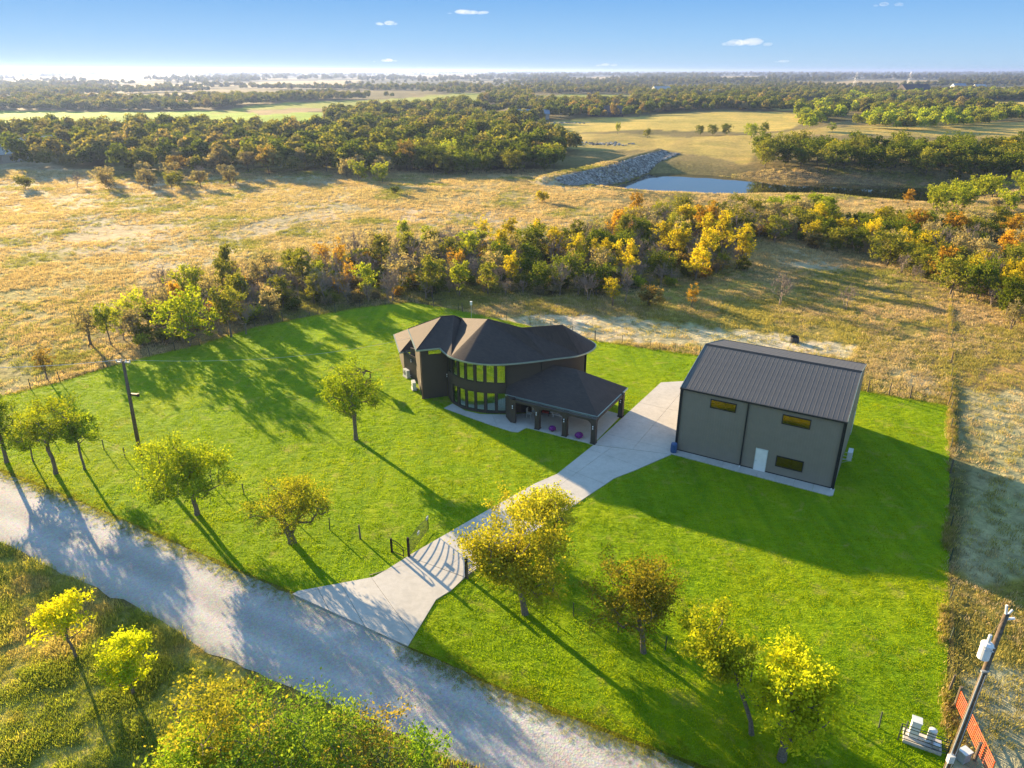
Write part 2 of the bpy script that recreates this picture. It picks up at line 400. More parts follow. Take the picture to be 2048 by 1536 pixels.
# ------------------------------------------------------------------ ground sheet with zones
def W(pts): return [G2(a, b) for a, b in pts]
ZONES = [   # (pixel polygon, colour, ragged)
 ([(-400, 245), (-400, 226), (120, 226), (300, 225), (460, 226), (640, 229), (640, 241), (420, 248), (250, 247)], (0.21, 0.23, 0.015), 3),
 ([(420, 214), (560, 206), (700, 202), (860, 192), (930, 188), (985, 188), (940, 200), (760, 208), (600, 213), (500, 220)], (0.24, 0.25, 0.02), 2),
 ([(1070, 191), (1250, 190), (1260, 197), (1090, 199)], (0.24, 0.25, 0.02), 2),
 ([(480, 222), (700, 214), (720, 218), (520, 230)], (0.34, 0.24, 0.12), 2),
 ([(1090, 245), (1200, 234), (1330, 228), (1620, 226), (1630, 240), (1560, 262), (1400, 262), (1200, 262), (1100, 268)], (0.52, 0.40, 0.11), 3),
 ([(1540, 204), (1660, 200), (1690, 214), (1630, 224), (1520, 215)], (0.52, 0.40, 0.12), 2),
 ([(1700, 206), (2048, 203), (2200, 202), (2200, 226), (2048, 228), (1700, 214)], (0.50, 0.40, 0.09), 3),
 ([(1780, 176), (2200, 172), (2200, 186), (1800, 186)], (0.36, 0.27, 0.10), 2),
 ([(1010, 262), (1500, 270), (1700, 250), (2300, 236), (2300, 300), (2048, 275), (1620, 268), (1540, 290), (1500, 330), (1340, 300), (1180, 300), (1020, 275)], (0.46, 0.35, 0.11), 4),
 ([(-500, 320), (60, 325), (300, 360), (620, 352), (830, 345), (1080, 352), (1250, 385), (1180, 470), (900, 480), (480, 520), (320, 560), (200, 640), (60, 770), (-400, 900)], (0.47, 0.39, 0.29), 6),
 ([(680, 352), (860, 345), (1090, 360), (1290, 395), (1180, 440), (900, 420), (760, 410)], (0.42, 0.32, 0.14), 6),
 ([(-100, 500), (250, 520), (300, 620), (160, 690), (80, 760), (-200, 820)], (0.27, 0.235, 0.07), 8),
 ([(120, 470), (210, 452), (330, 448), (350, 460), (230, 478), (130, 486)], (0.44, 0.35, 0.24), 5),
 ([(420, 475), (510, 445), (580, 425), (700, 410), (760, 420), (620, 440), (540, 470), (470, 482)], (0.44, 0.36, 0.26), 6),
 ([(900, 425), (1010, 415), (1060, 430), (960, 445)], (0.42, 0.34, 0.24), 5),
 ([(1480, 480), (1560, 478), (1700, 520), (1740, 560), (1600, 560), (1500, 520)], (0.43, 0.30, 0.14), 6),
 ([(1520, 500), (1600, 495), (1690, 520), (1680, 540), (1590, 535)], (0.50, 0.42, 0.33), 6),
 ([(880, 600), (1060, 592), (1300, 580), (1500, 560), (1720, 580), (1900, 630), (1900, 815), (1735, 790), (1400, 715), (1190, 690), (960, 650), (860, 625)], (0.34, 0.27, 0.075), 8),
 ([(930, 606), (1180, 600), (1300, 620), (1200, 640), (1000, 632)], (0.42, 0.28, 0.14), 5),
 ([(960, 636), (1120, 628), (1320, 640), (1560, 668), (1720, 690), (1700, 712), (1560, 700), (1380, 690), (1200, 684), (1060, 660)], (0.62, 0.53, 0.42), 7),
 ([(1770, 730), (1830, 740), (1895, 775), (1860, 790), (1800, 765)], (0.52, 0.46, 0.36), 5),
 ([(1905, 600), (2300, 640), (2300, 800), (1905, 775)], (0.42, 0.27, 0.11), 8),
 ([(1908, 775), (2300, 810), (2400, 1150), (2300, 1250), (1908, 1160)], (0.40, 0.36, 0.22), 8),
 ([(1908, 1150), (2400, 1200), (2500, 1360), (1908, 1340)], (0.30, 0.24, 0.06), 8),
 ([(1908, 1340), (2500, 1350), (2600, 1800), (1900, 1800)], (0.42, 0.38, 0.29), 8),
 ([(-600, 1040), (0, 1090), (330, 1250), (560, 1380), (900, 1536), (1100, 1800), (-600, 1800)], (0.36, 0.33, 0.10), 6),
 ([(1500, 344), (1700, 350), (1960, 365), (2100, 380), (1990, 395), (1900, 378), (1640, 366), (1500, 360)], (0.22, 0.15, 0.09), 2),
 ([(1660, 396), (1760, 404), (1850, 412), (2000, 405), (2300, 420), (2300, 460), (1900, 440), (1700, 420)], (0.42, 0.31, 0.13), 4),
]
for _p in ([(60, 200), (200, 190), (430, 186), (470, 194), (300, 204)], [(130, 176), (300, 168), (420, 170), (300, 180)], [(440, 170), (520, 163), (720, 160), (700, 170), (560, 178)],
 [(690, 156), (800, 151), (980, 150), (960, 158)], [(1090, 160), (1200, 153), (1280, 155), (1200, 165)], [(1390, 158), (1480, 152), (1560, 156), (1500, 163)], [(1560, 170), (1700, 161), (1900, 160), (1860, 172), (1650, 176)], [(0, 160), (200, 152), (420, 152), (400, 159), (200, 166)]):
    ZONES.append((_p, (0.42, 0.32, 0.17), 2))
ZONES[0] = ([(-400, 262), (-400, 225), (120, 223), (300, 223), (460, 224), (645, 226), (650, 250), (420, 260), (250, 262)], (0.24, 0.38, 0.008), 2)
ZONES[1] = ([(420, 228), (500, 210), (700, 201), (860, 191), (930, 187), (990, 187), (960, 206), (760, 216), (600, 222)], (0.26, 0.30, 0.02), 2)
ZONES[2] = ([(1070, 205), (1075, 190), (1250, 189), (1260, 205)], (0.26, 0.30, 0.02), 2)
def ground_sheet():
    ys = [8.0]
    while ys[-1] < 13500:
        y = ys[-1]; step = max(0.55, 2.6 * (y * y + CAMH * CAMH) / (F * CAMH)); ys.append(y + min(step, y * 0.07))
    ys = np.array(ys); NX = 520
    u = np.linspace(-1.05, 1.05, NX)
    u = np.sign(u) * np.abs(u) ** 1.0
    Y = np.repeat(ys[:, None], NX, 1); X = u[None, :] * (Y * 0.95 + 34)
    Z = H(X.copy(), Y.copy())
    dist = np.hypot(X, Y)
    # relief in the rough grass: small hummocks outside the yard
    Z = Z + 0.0
    c = np.zeros(X.shape + (4,)); c[..., 3] = 1
    # default: woodland floor / mixed
    k = fbm(X / 60, Y / 60, 3)[..., None]; kk = np.clip((k - 0.4) * 4, 0, 1)
    c[..., :3] = np.array((0.13, 0.115, 0.045)) * (1 - kk) + np.array((0.24, 0.19, 0.085)) * kk
    far = sstep(900, 2500, dist)[..., None]
    kf = np.clip((fbm(X / 500, Y / 260, 91)[..., None] - 0.56) * 9, 0, 1)
    cf = np.array((0.070, 0.080, 0.035)) * (1 - kf) + np.array((0.36, 0.29, 0.15)) * kf
    c[..., :3] = c[..., :3] * (1 - far) + cf * far
    for px, col, rag in ZONES:
        P = W(px); P = np.array(P); 
        x0, y0 = P.min(0); x1, y1 = P.max(0); m = (X > x0 - 30) & (X < x1 + 30) & (Y > y0 - 30) & (Y < y1 + 30)
        if not m.any(): continue
        xs = X[m]; yv = Y[m]; a = rag * 0.05 * np.hypot(xs, yv) / 45
        nx = xs + (fbm(xs / (a * 3), yv / (a * 3), 51) - 0.5) * a * 8
        ny = yv + (fbm(xs / (a * 3) + 9, yv / (a * 3) + 4, 57) - 0.5) * a * 8
        d, ins = polydist(nx, ny, P)
        sd = np.where(ins, d, -d); w = sstep(-a, a * 1.5, sd)
        pat = 0.72 + 0.28 * np.clip((fbm(xs / (a * 5 + 1), yv / (a * 5 + 1), 77) - 0.35) * 5, 0, 1) if rag >= 4 else 1.0
        w = (w * pat)[:, None]
        cc = c[m]; cc[:, :3] = cc[:, :3] * (1 - w) + np.array(col) * w; c[m] = cc
    # dam crest track and banks
    n = len(ys); idx = np.arange(n * NX).reshape(n, NX)
    Q = np.stack([idx[:-1, :-1], idx[:-1, 1:], idx[1:, 1:], idx[1:, :-1]], -1).reshape(-1, 4)
    V = np.stack([X, Y, Z], -1).reshape(-1, 3)
    me = np_mesh('ground', V, Q, M['ground'], {'zone': ('FLOAT_COLOR', c.reshape(-1, 4))}, True)
    o = linked('ground', me); tag(o, kind='structure')
    return o
ground_sheet()

def sheet(name, poly, z, mat, spacing=1.0, relief=None, kind='structure', ragged=0.0, seed=1):
    """CDT filled sheet from a world polygon; relief(x,y) adds height"""
    P = []
    n = len(poly)
    for i in range(n):
        a = Vector(poly[i]); b = Vector(poly[(i + 1) % n]); L = (b - a).length; k = max(1, int(L / spacing))
        nr = Vector((-(b - a).y, (b - a).x)).normalized()
        for j in range(k):
            p = a.lerp(b, j / k)
            if ragged: p = p + nr * (float(fbm(p.x * 0.9 + seed, p.y * 0.9, 5)) - 0.5) * ragged * 2
            P.append(p)
    ne = len(P); A = np.array([(p.x, p.y) for p in P])
    x0, y0 = A.min(0); x1, y1 = A.max(0)
    gx, gy = np.meshgrid(np.arange(x0, x1, spacing), np.arange(y0, y1, spacing * 0.87))
    gx[::2] += spacing / 2
    gx = gx.ravel(); gy = gy.ravel(); d, ins = polydist(gx, gy, A); k = ins & (d > spacing * 0.45)
    pts = P + [Vector((a, b)) for a, b in zip(gx[k], gy[k])]
    r = delaunay_2d_cdt(pts, [(i, (i + 1) % ne) for i in range(ne)], [], 1, 1e-4)
    xy = np.array([(v.x, v.y) for v in r[0]]); T = np.array([f for f in r[2] if len(f) == 3])
    zz = H(xy[:, 0].copy(), xy[:, 1].copy()) + z + (relief(xy[:, 0], xy[:, 1]) if relief else 0)
    me = np_mesh(name, np.c_[xy, zz], T, mat, None, True)
    o = linked(name, me); tag(o, kind=kind); return o

LAWN_PX = [(595, 1188), (460, 1132), (300, 1062), (150, 997), (40, 952), (-160, 880), (-200, 842), (0, 795), (120, 765), (240, 728), (400, 690), (510, 655), (620, 633), (720, 616), (820, 606), (880, 614), (960, 630),
           (1190, 683), (1400, 712), (1560, 742), (1735, 785), (1898, 812), (1899, 1000), (1897, 1200), (1893, 1400), (1892, 1536), (1888, 1640), (1660, 1640), (1500, 1575), (1400, 1530), (1250, 1473), (1100, 1415), (1000, 1375), (900, 1328), (815, 1294)]
LAWN = [g0(a, b) for a, b in LAWN_PX]
sheet('lawn', LAWN, 0.015, M['lawn'], 0.42, lambda x, y: 0.05 * fbm(x * 1.3, y * 1.3, 5, 3) + 0.03 * np.clip(fbm(x / 6, y / 6, 8) - 0.3, 0, 1), ragged=0.12)
ROAD_PX = [(-700, 700), (-200, 872), (0, 945), (150, 1000), (300, 1065), (460, 1140), (600, 1195), (820, 1297), (1000, 1380), (1250, 1480), (1400, 1540), (1700, 1680),
           (1500, 2100), (1100, 1700), (960, 1540), (800, 1470), (560, 1370), (420, 1305), (330, 1245), (160, 1162), (0, 1085), (-300, 985), (-700, 850)]
ROAD = [g0(a, b) for a, b in ROAD_PX]
rd_ = sheet('gravel_road', ROAD, 0.012, M['gravel'], 0.8, lambda x, y: 0.012 * fbm(x * 2, y * 2, 6, 3), ragged=0.35)
co = np.zeros(len(rd_.data.vertices) * 3, np.float32); rd_.data.vertices.foreach_get('co', co); co = co.reshape(-1, 3)
da_, _ = polydist(co[:, 0].astype(float), co[:, 1].astype(float), np.array(ROAD[:12]), False); db_, _ = polydist(co[:, 0].astype(float), co[:, 1].astype(float), np.array(ROAD[12:]), False)
at_ = rd_.data.attributes.new('lat', 'FLOAT', 'POINT'); at_.data.foreach_set('value', (da_ / (da_ + db_ + 1e-6)).astype(np.float32))
o = sheet('pond_water', [(a, b) for a, b in POND], 0, M['water'], 4.0)
me = o.data; co = np.zeros(len(me.vertices) * 3, np.float32); me.vertices.foreach_get('co', co); co[2::3] = WATER_Z + 0.75
# let the flat water run under its banks
cx, cy = np.mean(co[0::3]), np.mean(co[1::3]); co[0::3] = cx + (co[0::3] - cx) * 1.03; co[1::3] = cy + (co[1::3] - cy) * 1.10
me.vertices.foreach_set('co', co); me.update()

# ------------------------------------------------------------------ concrete slabs
def clip(poly, p, n):
    """keep the side where (q-p).n >= 0 (works well enough for mildly concave outlines)"""
    out = []
    for i in range(len(poly)):
        a = poly[i]; b = poly[(i + 1) % len(poly)]
        da = (a[0] - p[0]) * n[0] + (a[1] - p[1]) * n[1]; db = (b[0] - p[0]) * n[0] + (b[1] - p[1]) * n[1]
        if da >= 0: out.append(a)
        if (da >= 0) != (db >= 0):
            t = da / (da - db); out.append((a[0] + t * (b[0] - a[0]), a[1] + t * (b[1] - a[1])))
    return out
def area(p): return sum(p[i][0] * p[(i + 1) % len(p)][1] - p[(i + 1) % len(p)][0] * p[i][1] for i in range(len(p))) / 2
def slabs(root, poly, lines, z0, z1, gap=0.012):
    if area(poly) < 0: poly = poly[::-1]
    cells = [poly]
    for (px, py), (nx, ny) in lines:
        L = math.hypot(nx, ny); nx /= L; ny /= L; new = []
        for c in cells:
            a = clip(c, (px + nx * gap, py + ny * gap), (nx, ny)); b = clip(c, (px - nx * gap, py - ny * gap), (-nx, -ny))
            for q in (a, b):
                if len(q) > 2 and abs(area(q)) > 0.05: new.append(q)
        cells = new
    for c in cells:
        MB().prism(c, z0, z1).build('slab', M['concrete'], root)
def P0(pts): return [g0(a, b, 0.1) for a, b in pts]
DX, DY = 0.870, -0.494          # along the facades
NX_, NY_ = 0.494, 0.870         # away from the camera, square to the facades
drive = empty('driveway'); tag(drive, kind='structure')
apron = P0([(585, 1188), (596, 1182), (747, 1154), (774, 1139), (815, 1113), (929, 1155), (903, 1180), (872, 1199), (816, 1292)])
a0 = g0(872, 1170, .1)
slabs(drive, apron, [(g0(774, 1140, .1), (0.42, -0.9)), (g0(700, 1200, .1), (0.85, 0.5)), (g0(800, 1235, .1), (0.85, 0.55)), (g0(640, 1185, .1), (0.85, 0.5))], -0.2, 0.112)
mid = P0([(815, 1112.5), (967, 1025), (1070, 967), (1114, 948), (1187, 890), (1342, 909), (1271, 940), (1227, 957), (1210, 969), (1190, 982), (1137, 1018), (1040, 1080), (930, 1154)])
axis = (0.62, 0.785)
q = g0(820, 1115, .1); lines = []
for k in range(1, 6):
    lines.append(((q[0] + axis[0] * k * 4.3, q[1] + axis[1] * k * 4.3), axis))
slabs(drive, mid, lines + [(g0(980, 1072, .1), (-0.785, 0.62))], -0.2, 0.112)
pad = [g0(1187, 889, .1), g0(1252, 829, .1), g0(1322, 765, .1), g0(1372, 762, .1), (22.4, 69.9), (15.0, 57.9), g0(1342, 908.5, .1)]
slabs(drive, pad, [((7.6 + DX * 3.6, 59.0 + DY * 3.6), (DX, DY)), ((7.6, 61.8), (NX_, NY_)), ((7.6, 66.2), (NX_, NY_)), ((9.5, 70.2), (NX_, NY_))], -0.2, 0.112)
port = [g0(1053, 855, .1), (7.55, 58.85), (11.2, 65.2), (8.0, 67.9), (-0.6, 66.0), g0(1036, 864, .1)]
port = [g0(1053, 855, .1), (7.52, 58.85), (11.1, 65.1), (7.6, 67.6), (1.2, 65.2)]
slabs(drive, port, [((0, 64.0), (NX_, NY_)), ((4.2, 61), (DX, DY))], -0.2, 0.108)
walk = P0([(888, 816), (905, 807), (930, 821), (960, 828), (1012, 829), (1060, 826), (1053, 855), (1047, 858), (1036, 864), (1024, 863), (985, 851), (940, 835)])
slabs(drive, walk, [(g0(985, 830, .1), (0.95, 0.2))], -0.2, 0.104)

# ------------------------------------------------------------------ the two-storey house with curved front
E_Z = 5.8
house = empty('house', (0, 0, 0)); tag(house, 'dark brown two-storey house with curved glazed front, hipped shingle roof and arched carport', 'house')
def catmull(pts, n=6):
    out = []; P = [pts[0]] + list(pts) + [pts[-1]]
    for i in range(1, len(P) - 2):
        for j in range(n):
            t = j / n; r = []
            for k in range(2):
                a, b, c, d = P[i - 1][k], P[i][k], P[i + 1][k], P[i + 2][k]
                r.append(0.5 * (2 * b + (c - a) * t + (2 * a - 5 * b + 4 * c - d) * t * t + (3 * b - a - 3 * c + d) * t ** 3))
            out.append(tuple(r))
    out.append(tuple(pts[-1])); return out
curve = catmull([(-6.85, 69.75), (-6.5, 68.6), (-5.85, 67.45), (-4.8, 66.45), (-3.3, 65.75), (-1.6, 65.45), (-0.3, 65.5), (2.0, 65.95), (4.5, 66.75), (6.3, 67.5), (7.4, 68.5), (7.75, 69.6), (7.5, 70.9)], 5)
SL = [0.0]
for a, b in zip(curve, curve[1:]): SL.append(SL[-1] + math.dist(a, b))
def at(s):
    s = min(max(s, 0), SL[-1] - 1e-6)
    for i in range(len(SL) - 1):
        if SL[i + 1] >= s:
            t = (s - SL[i]) / (SL[i + 1] - SL[i]); a, b = curve[i], curve[i + 1]
            d = Vector((b[0] - a[0], b[1] - a[1])).normalized()
            return Vector((a[0] + t * (b[0] - a[0]), a[1] + t * (b[1] - a[1]))), d, Vector((d.y, -d.x))
def s_at_px(x, z):
    best = 0; bd = 1e9
    s = 0.0
    while s < 12:
        p = at(s)[0]; e = abs(pr(p.x, p.y, z)[0] - x)
        if e < bd: bd = e; best = s
        s += 0.02
    return best
top = [(897.5, 902.5), (904.5, 914), (917, 929), (932.5, 947), (952, 967), (972.5, 988.5), (994, 1010)]
bot = [(906.5, 915.5), (919, 931), (934.5, 949), (953.5, 968.5), (974, 990), (995.5, 1011)]
ops = []
for a, b in top: ops.append((s_at_px(a, 4.4) - .02, s_at_px(b, 4.4) + .02, 3.4, 5.35))
for a, b in bot: ops.append((s_at_px(a, 1.3) - .02, s_at_px(b, 1.3) + .02, 0.32, 2.35))
# tall window at the right end
ops.append((SL[-1] - 2.35, SL[-1] - 1.6, 2.9, 5.2))
ops.append((SL[-1] - 1.45, SL[-1] - 0.8, 2.9, 5.2))
sb = sorted(set([round(x, 4) for x in SL] + [round(o_[k], 4) for o_ in ops for k in (0, 1)]))
zb = sorted(set([0.0, E_Z] + [o_[k] for o_ in ops for k in (2, 3)]))
def off(s, d):
    p, t, n = at(s); return (p.x + n.x * d, p.y + n.y * d)
mb = MB()
for s0, s1 in zip(sb, sb[1:]):
    if s1 - s0 < 1e-3: continue
    sm = (s0 + s1) / 2
    for z0, z1 in zip(zb, zb[1:]):
        zm = (z0 + z1) / 2
        if any(o_[0] < sm < o_[1] and o_[2] < zm < o_[3] for o_ in ops): continue
        a, b, c, d = off(s0, 0), off(s1, 0), off(s1, -0.22), off(s0, -0.22)
        mb.hexa([(*a, z0), (*b, z0), (*c, z0), (*d, z0)], [(*a, z1), (*b, z1), (*c, z1), (*d, z1)])
mb.build('curved_wall', M['siding'], house)
def bar(mb, a, b, z0, z1, d0, d1, n):      # bar between plan points a,b with depth d0..d1 along n
    A = [(a[0] + n[0] * d0, a[1] + n[1] * d0), (b[0] + n[0] * d0, b[1] + n[1] * d0), (b[0] + n[0] * d1, b[1] + n[1] * d1), (a[0] + n[0] * d1, a[1] + n[1] * d1)]
    mb.hexa([(*p, z0) for p in A], [(*p, z1) for p in A])
def window(parent, a, b, z0, z1, n, glass, fw=0.07, fd=0.05, rec=-0.08, mull=False):
    """frame round the opening a-b (plan points), pane a little behind it"""
    mb = MB(); dx, dy = b[0] - a[0], b[1] - a[1]; L = math.hypot(dx, dy); dx /= L; dy /= L
    bar(mb, a, b, z1 - fw, z1 + 0.02, rec, fd, n); bar(mb, a, b, z0 - 0.02, z0 + fw, rec, fd, n)
    a2 = (a[0] + dx * fw, a[1] + dy * fw); b2 = (b[0] - dx * fw, b[1] - dy * fw)
    bar(mb, a, a2, z0 + fw, z1 - fw, rec, fd, n); bar(mb, b2, b, z0 + fw, z1 - fw, rec, fd, n)
    w = mb.build('window', M['trim'], parent)
    mb = MB(); bar(mb, a2, b2, z0 + fw, z1 - fw, rec + 0.02, rec + 0.04, n); mb.build('pane', glass, w)
    return w
for s0, s1, z0, z1 in ops:
    a, b = at(s0)[0], at(s1)[0]; d = (b - a).normalized(); n = (d.y, -d.x)
    w_ = window(house, tuple(a), tuple(b), z0, z1, n, M['glass'], 0.04)
    mb = MB(); a_ = a + (b - a) * .1; c_ = a + (b - a) * .9; bar(mb, tuple(a_), tuple(c_), z0 + .06, z0 + .2, -.2, -.12, n); mb.build('sill', M['teal'], w_)
# straight walls
WA = (-9.45, 69.0); WB = (-6.85, 69.75); WC = (-10.75, 74.1)
def wall(parent, a, b, z0, z1, mat, th=0.2, name='wall', side=1):
    d = Vector((b[0] - a[0], b[1] - a[1])).normalized(); n = (-d.y * side, d.x * side)
    mb = MB(); bar(mb, a, b, z0, z1, 0, th, n); return mb.build(name, mat, parent)
wall(house, WA, (WB[0] - 0.02, WB[1] - 0.005), 0, E_Z, M['siding'])
wall(house, WC, (WA[0] - 0.003, WA[1] + 0.01), 0, E_Z, M['siding'])
back = [(7.5, 70.9), (6.4, 72.6), (2.0, 73.2), (-3, 75.2), (-6.5, 76.4), (-10.2, 75.6), WC]
for a, b in zip(back, back[1:]): wall(house, a, b, 0, E_Z, M['siding'])
# high window on left wing and the corner trims, downspouts
dv = Vector((WB[0] - WA[0], WB[1] - WA[1])).normalized()
window(house, (WA[0] + dv.x * 0.75, WA[1] + dv.y * 0.75), (WA[0] + dv.x * 2.2, WA[1] + dv.y * 2.2), 5.0, 5.5, (dv.y, -dv.x), M['glass'], 0.05, 0.05, 0.0)
MB().tube((WA[0] - 0.05, WA[1] - 0.08, 0.1), (WA[0] - 0.05, WA[1] - 0.08, 5.6), 0.05).build('downspout', M['trim'], house)
p, d_, n_ = at(s_at_px(1013, 4.4)); MB().tube((p.x + n_.x * .07, p.y + n_.y * .07, 2.8), (p.x + n_.x * .07, p.y + n_.y * .07, 5.65), 0.05).build('downspout', M['trim'], house)
p, d_, n_ = at(s_at_px(1140, 5)); MB().tube((p.x + n_.x * .07, p.y + n_.y * .07, 2.8), (p.x + n_.x * .07, p.y + n_.y * .07, 5.65), 0.05).build('downspout', M['trim'], house)
# interior seen through the glass: floors, back wall, stair with balusters
mb = MB(); ins_pts = [off(s, -0.3) for s in np.linspace(0.2, 9.6, 16)]
mb.prism(ins_pts + [(2.4, 70.2), (-5.2, 71.8)], 2.75, 2.95); mb.build('upper_floor', M['teal'], house)
mb = MB(); mb.prism(ins_pts + [(2.4, 70.2), (-5.2, 71.8)], 0.0, 0.12); mb.build('ground_floor', M['concrete'], house)
mb = MB(); bar(mb, (-5.6, 71.2), (2.6, 69.4), 0.1, 5.6, 0, 0.1, (0.2, 0.9)); mb.build('inner_wall', M['room'], house)
st = MB()
for z0 in (0.2, 3.0):
    for k in range(14):
        x = -4.6 + k * 0.3; st.box((x, 67.2, z0 + 2.5 - k * 0.18), (0.3, 1.0, 0.05), -0.1)
    st.hexa([(-4.7, 66.75, z0 + 2.35), (-0.6, 66.2, z0 - 0.1), (-0.6, 66.25, z0 - 0.1), (-4.7, 66.8, z0 + 2.35)], [(-4.7, 66.75, z0 + 2.65), (-0.6, 66.2, z0 + 0.2), (-0.6, 66.25, z0 + 0.2), (-4.7, 66.8, z0 + 2.65)])
stair = st.build('staircase', M['teal'], house)
bl = MB()
for z0 in (0.2, 3.0):
    for k in range(16):
        x = -4.6 + k * 0.26; z = z0 + 2.45 - k * 0.156; bl.tube((x, 66.75 - k * .034, z), (x, 66.75 - k * .034, z + 0.95), 0.022, n=4)
tag(bl.build('balusters', M['white'], stair), kind='stuff')
# roof
def E(px, py, z=E_Z): a = g0(px, py, z); return (a[0], a[1], z)
RZ = 8.4
P1 = E(884, 632.5, 7.9); P2 = E(907, 631, 7.8); P3 = E(922.5, 636, 7.0); P4 = E(975, 638, 8.8); P5 = E(1043, 656, 8.3); P6 = E(1126, 650, 8.6)
eA = E(833, 700); eB = E(880, 695)
ec = catmull([E(880, 695)[:2], E(889, 704)[:2], E(902, 713)[:2], E(921, 719.5)[:2], E(936, 723)[:2], E(967, 727)[:2], E(1010, 727)[:2], E(1065, 722)[:2], E(1115, 715.5)[:2], E(1153.6, 710.5)[:2], E(1179, 701.6)[:2],
              E(1189, 694)[:2], E(1190.8, 688.5)[:2], E(1184, 682.5)[:2]], 5)
ec = [(a, b, E_Z) for a, b in ec]
i2 = min(range(len(ec)), key=lambda i: abs(pr(ec[i][0], ec[i][1], E_Z)[0] - 902))
eW = E(816.7, 657.5)
eback = [(7.6, 72.6, E_Z), (6.6, 73.6, E_Z), (4.5, 74.0, E_Z), (1.5, 73.8, E_Z), (-1, 74.6, E_Z), (-4, 76.2, E_Z), (-7, 76.9, E_Z), (-10.3, 76.1, E_Z)]
def zipstrip(mb, A, ta, B, tb):
    i = j = 0
    while i < len(A) - 1 or j < len(B) - 1:
        if j == len(B) - 1 or (i < len(A) - 1 and ta[i + 1] <= tb[j + 1]): mb.poly([A[i], A[i + 1], B[j]]); i += 1
        else: mb.poly([A[i], B[j + 1], B[j]]); j += 1
rf = MB()
rf.poly([eA, eB, P2, P1]); 
seq = [eB] + ec[1:i2 + 1] + [P3, P2]
for a, b in zip(seq[:-1], seq[1:-0 or None]):
    if b is not P2: rf.poly([a, b, P2])
rf.poly([ec[i2], P4, P3])
A_ = ec[i2:]; ta = np.linspace(0, 1, len(A_)); zipstrip(rf, A_, list(ta), [P4, P5, P6], [0.0, 0.52, 0.66])
B_ = [ec[-1]] + eback + [eW]; zipstrip(rf, B_, list(np.linspace(0, 1, len(B_))), [P6, P5, P4, P3, P2, P1], [0, 0.34, 0.5, 0.62, 0.75, 0.86])
rf.poly([eW, eA, P1])
rf.build('roof', M['shingle'], house)
ring = [eA, eB] + ec[1:] + eback + [eW]
sf = MB(); sf.poly([(p[0], p[1], E_Z - 0.16) for p in ring][::-1]); sf.build('soffit', M['trim'], house)
gt = MB()
cxr = sum(p[0] for p in ring) / len(ring); cyr = sum(p[1] for p in ring) / len(ring)
for a, b in zip(ring, ring[1:] + ring[:1]):
    d = Vector((b[0] - a[0], b[1] - a[1]))
    if d.length < 1e-4: continue
    d.normalize(); n = (d.y, -d.x); bar(gt, a, b, E_Z - 0.17, E_Z - 0.02, -0.01, 0.09, n)
gt.build('gutter', M['gutter'], house)
for a, b in ((P1, P2), (P2, P3), (P4, P5), (P5, P6), (eA, P1), (eW, P1)): MB().tube((a[0], a[1], a[2] + 0.01), (b[0], b[1], b[2] + 0.01), 0.05, n=5).build('ridge_cap', M['shingle'], house)
# vent pipes on the back slope
for x, y, z in ((-3.6, 71.6, 8.15), (4.2, 70.0, 8.1)):
    pass
# small single-storey wing at the back left
W2 = empty('back_wing'); W2.parent = house
wz = 2.9
e1 = E(799.5, 704.5, wz); e0 = E(788, 668.6, wz); r2 = E(822, 678, 4.0); wtop = E(817, 657.5, 4.0); e1b = E(834, 698.5, wz)
mb = MB(); mb.poly([e0, e1, r2, wtop]); mb.poly([e1, e1b, r2]); mb.poly([wtop, (wtop[0] + 1.5, wtop[1] + 0.4, wz), (e0[0] + 1.8, e0[1] + .5, wz), e0]); mb.poly([r2, e1b, (wtop[0] + 1.5, wtop[1] + 0.4, wz), wtop])
mb.build('wing_roof', M['shingle'], house)
mb = MB()
for a, b in ((e0, e1), (e1, e1b)):
    d = Vector((b[0] - a[0], b[1] - a[1])).normalized(); bar(mb, a, b, wz - 0.16, wz - 0.01, -0.01, 0.08, (d.y, -d.x))
mb.build('wing_gutter', M['gutter'], house)
bpy.data.objects.remove(W2)
wa = (e1[0] + 0.35, e1[1] + 0.3); wb = (-10.55, 73.6); wc = (e0[0] + 0.5, e0[1] - 0.1)
wall(house, wa, wb, 0, wz, M['siding']); wall(house, wc, wa, 0, wz, M['siding']); wall(house, ((wa[0] + wb[0]) / 2 + .05, (wa[1] + wb[1]) / 2 + .05), (wb[0] + .05, wb[1] + .4), 0, 3.7, M['siding'])
